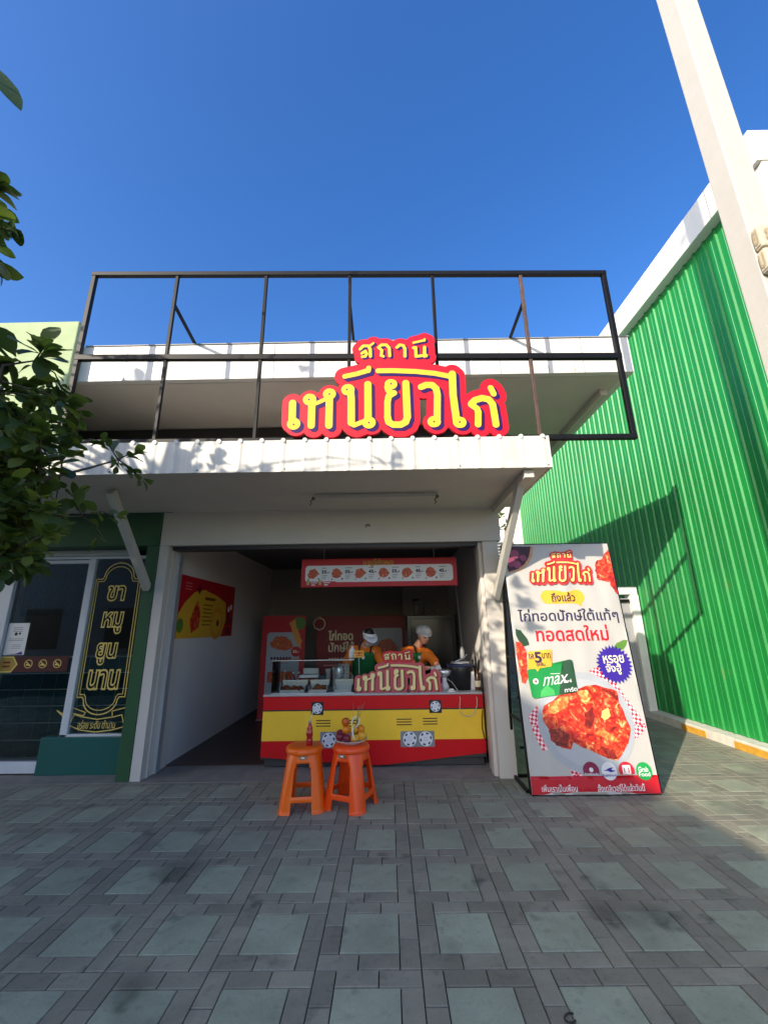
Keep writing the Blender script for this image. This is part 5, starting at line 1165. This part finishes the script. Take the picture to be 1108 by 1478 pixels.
p_ = HY(-42, 70, 1.3); twig(B3, p_, .012, .004, .08); leaf(p_, HY(30, 128, 1.3)-p_, (HY(30, 128, 1.3)-p_).length, .10, Vector((0, -.6, .8)))
for k in range(150):                                             # leafy shoots between the trunk and the picture's edge
    b_ = (B1, B2, B3)[k % 3]; st = b_.lerp(Vector((-4.1, 1.25, b_.z-.3)), rt.uniform(-.1, .9)); p_ = st+Vector((rt.gauss(.05, .28), rt.gauss(0, .34), rt.gauss(.08, .26))); u_, v_ = PR(p_)
    if u_ > -75: continue
    twig(st, p_, .010, .004, .15); rosette(p_, (p_-st)+Vector((0, 0, .1)), rt.randint(6, 9), .07, .14)
cnt = 0; tries = 0
while cnt < 120 and tries < 4000:                                # the rest of the crown, left of the picture
    tries += 1; q = Vector((rt.gauss(0, 1), rt.gauss(0, 1), rt.gauss(0, 1))).normalized()*rt.random()**.4
    p_ = Vector((-5.1+q.x*1.5, .7+q.y*1.5, 4.6+q.z*1.9)); u_, v_ = PR(p_)
    if u_ > -110 and v_ > -200: continue
    tq = min(5, max(1, int(p_.z))); st = Vector(T0[min(5, 3+int(max(0, p_.z-3.3)))]); twig(st, p_, .018, .005, .1); rosette(p_, (p_-Vector((-4.25, .9, 4.0))), rt.randint(7, 10), .11, .19); cnt += 1
# the shoots that dapple the right pier and the canopy's left half
def back(P, t_): return Vector(P)-Vector((1, 1.2, -.738))*t_
for P, t_, n_ in (((1.2, 4.97, 1.25), 3.3, 8), ((1.25, 4.97, 1.5), 3.5, 6), ((1.15, 4.97, 1.75), 3.4, 6), ((1.3, 4.97, 2.0), 3.7, 6), ((1.18, 4.97, 2.2), 3.3, 5), ((1.25, 5.2, 1.3), 3.6, 6), ((1.45, 4.66, 1.75), 3.2, 7), ((1.55, 4.66, 1.5), 3.3, 6), ((1.4, 4.66, 2.0), 3.4, 5), ((-1.9, 3.62, 3.12), 1.7, 8), ((-1.6, 3.62, 3.08), 1.75, 6), ((.12, 3.62, 3.05), 2.8, 4), ((-.95, 4.24, 4.47), 2.9, 6), ((4.44, 4.9, 7.0), 6.5, 8)):
    p_ = back(P, t_); u_, v_ = PR(p_)
    if u_ > -60: continue
    st = Vector((-4.2, 1.1, 4.2)) if p_.z > 3.4 else B3; twig(st, p_, .016, .004, .08); rosette(p_, (.6, .3, .3), n_, .11, .18)
crown = obj('crown', lbm, LEAF, tr); obj('branch', tw, BARK, tr)

# ================================================================= BEHIND THE VIEWER: unseen building, added and shaped to shade the paving and shop front
bb = empty('added_shade_building', (-8, -7.5, 0), 'unseen grey building added behind the viewer, its outline shaped to shade the paving', 'building')
bm = BM(); prof = [(-22, 0), (-4.3, 0), (-4.3, 5.2), (-5.3, 5.82), (-5.9, 6.25), (-7.4, 7.0), (-8.1, 7.85), (-9.8, 8.7), (-11, 8.86), (-12.6, 8.88), (-12.9, 9.25), (-22, 9.3)]
f1 = [bm.verts.new((x, -6, z)) for x, z in prof]; f2 = [bm.verts.new((x, -9.5, z)) for x, z in prof]
bm.faces.new(f1[::-1]); bm.faces.new(f2)
for i in range(len(prof)): j = (i+1) % len(prof); bm.faces.new((f1[i], f1[j], f2[j], f2[i]))
bmesh.ops.recalc_face_normals(bm, faces=bm.faces)
obj('wall', bm, M('grey_render', (.50, .46, .41), .85, var=.12, vs=2), bb)
for i in range(5):
    x = -20.5+i*3.2; bm = BM(); box(bm, x, x+1.4, -5.995, -5.96, .9, 2.4); w_ = obj('window', bm, M('window_dark', (.03, .035, .04), .15), bb)
# litter
bm = BM(); P_ = [HZ(823+3*math.cos(t_)*3, 1469+math.sin(t_)*7, .006) for t_ in np.linspace(.6, 5.2, 10)]
tube(bm, P_, .0035, 6); tag(obj('bent_wire', bm, PBLACK), 'small dark bent wire lying on a green paver at the bottom', 'wire')
# greenery seen through the gap beside the brace
gt = empty('garden_tree', (4.4, 17.5, 0), 'small sunlit tree far behind the louvred screen', 'tree')
bm = BM(); tube(bm, [(4.4, 17.5, 0), (4.45, 17.5, 2), (4.4, 17.5, 4.2)], [.12, .09, .05], 8); obj('trunk', bm, BARK, gt)
lbm = BM()
for k in range(150):
    q = Vector((rt.gauss(0, 1), rt.gauss(0, 1), rt.gauss(0, 1))).normalized()*rt.random()**.4; rosette(Vector((4.4+q.x*1.5, 17.5+q.y*1.3, 5.0+q.z*1.5)), q+Vector((0, 0, .3)), 8, .12, .24)
obj('crown', lbm, LEAF, gt)
bm = BM(); box(bm, 1, 9, 21, 21.3, 0, 8)
tag(obj('far_wall', bm, M('pale_far_wall', (.6, .58, .52), .8, var=.1)), 'pale wall of a building far behind the garden tree', 'wall')
# every loose piece of these parts becomes an object of its own
def split(o):
    bm = bmesh.new(); bm.from_mesh(o.data); seen = set(); isl = []
    for f in bm.faces:
        if f in seen: continue
        st = [f]; seen.add(f); g = []
        while st:
            q = st.pop(); g.append(q)
            for e in q.edges:
                for h in e.link_faces:
                    if h not in seen: seen.add(h); st.append(h)
        isl.append([([v.co.copy() for v in q.verts], q.material_index, q.smooth) for q in g])
    bm.free()
    if len(isl) < 2: return
    for k, g in enumerate(isl):
        b2 = bmesh.new(); vm = {}
        for vs, mi, sm in g:
            f = b2.faces.new([vm.setdefault(tuple(v), None) or vm.__setitem__(tuple(v), b2.verts.new(v)) or vm[tuple(v)] for v in vs]); f.material_index = mi; f.smooth = sm
        me = bpy.data.meshes.new(o.name); b2.to_mesh(me); b2.free()
        for m in o.data.materials: me.materials.append(m)
        if k == 0: first = me
        else:
            c = o.copy(); c.data = me; C.objects.link(c)
    o.data = first
for o in [o for o in bpy.data.objects if o.type == 'MESH' and o.name.split('.')[0] in ('kerb_paint', 'screw', 'rust_mark', 'panel_seam', 'hole', 'slat', 'eye', 'hanging_wire', 'strap', 'support_leg', 'side_wall', 'sticker', 'stand')]: split(o)
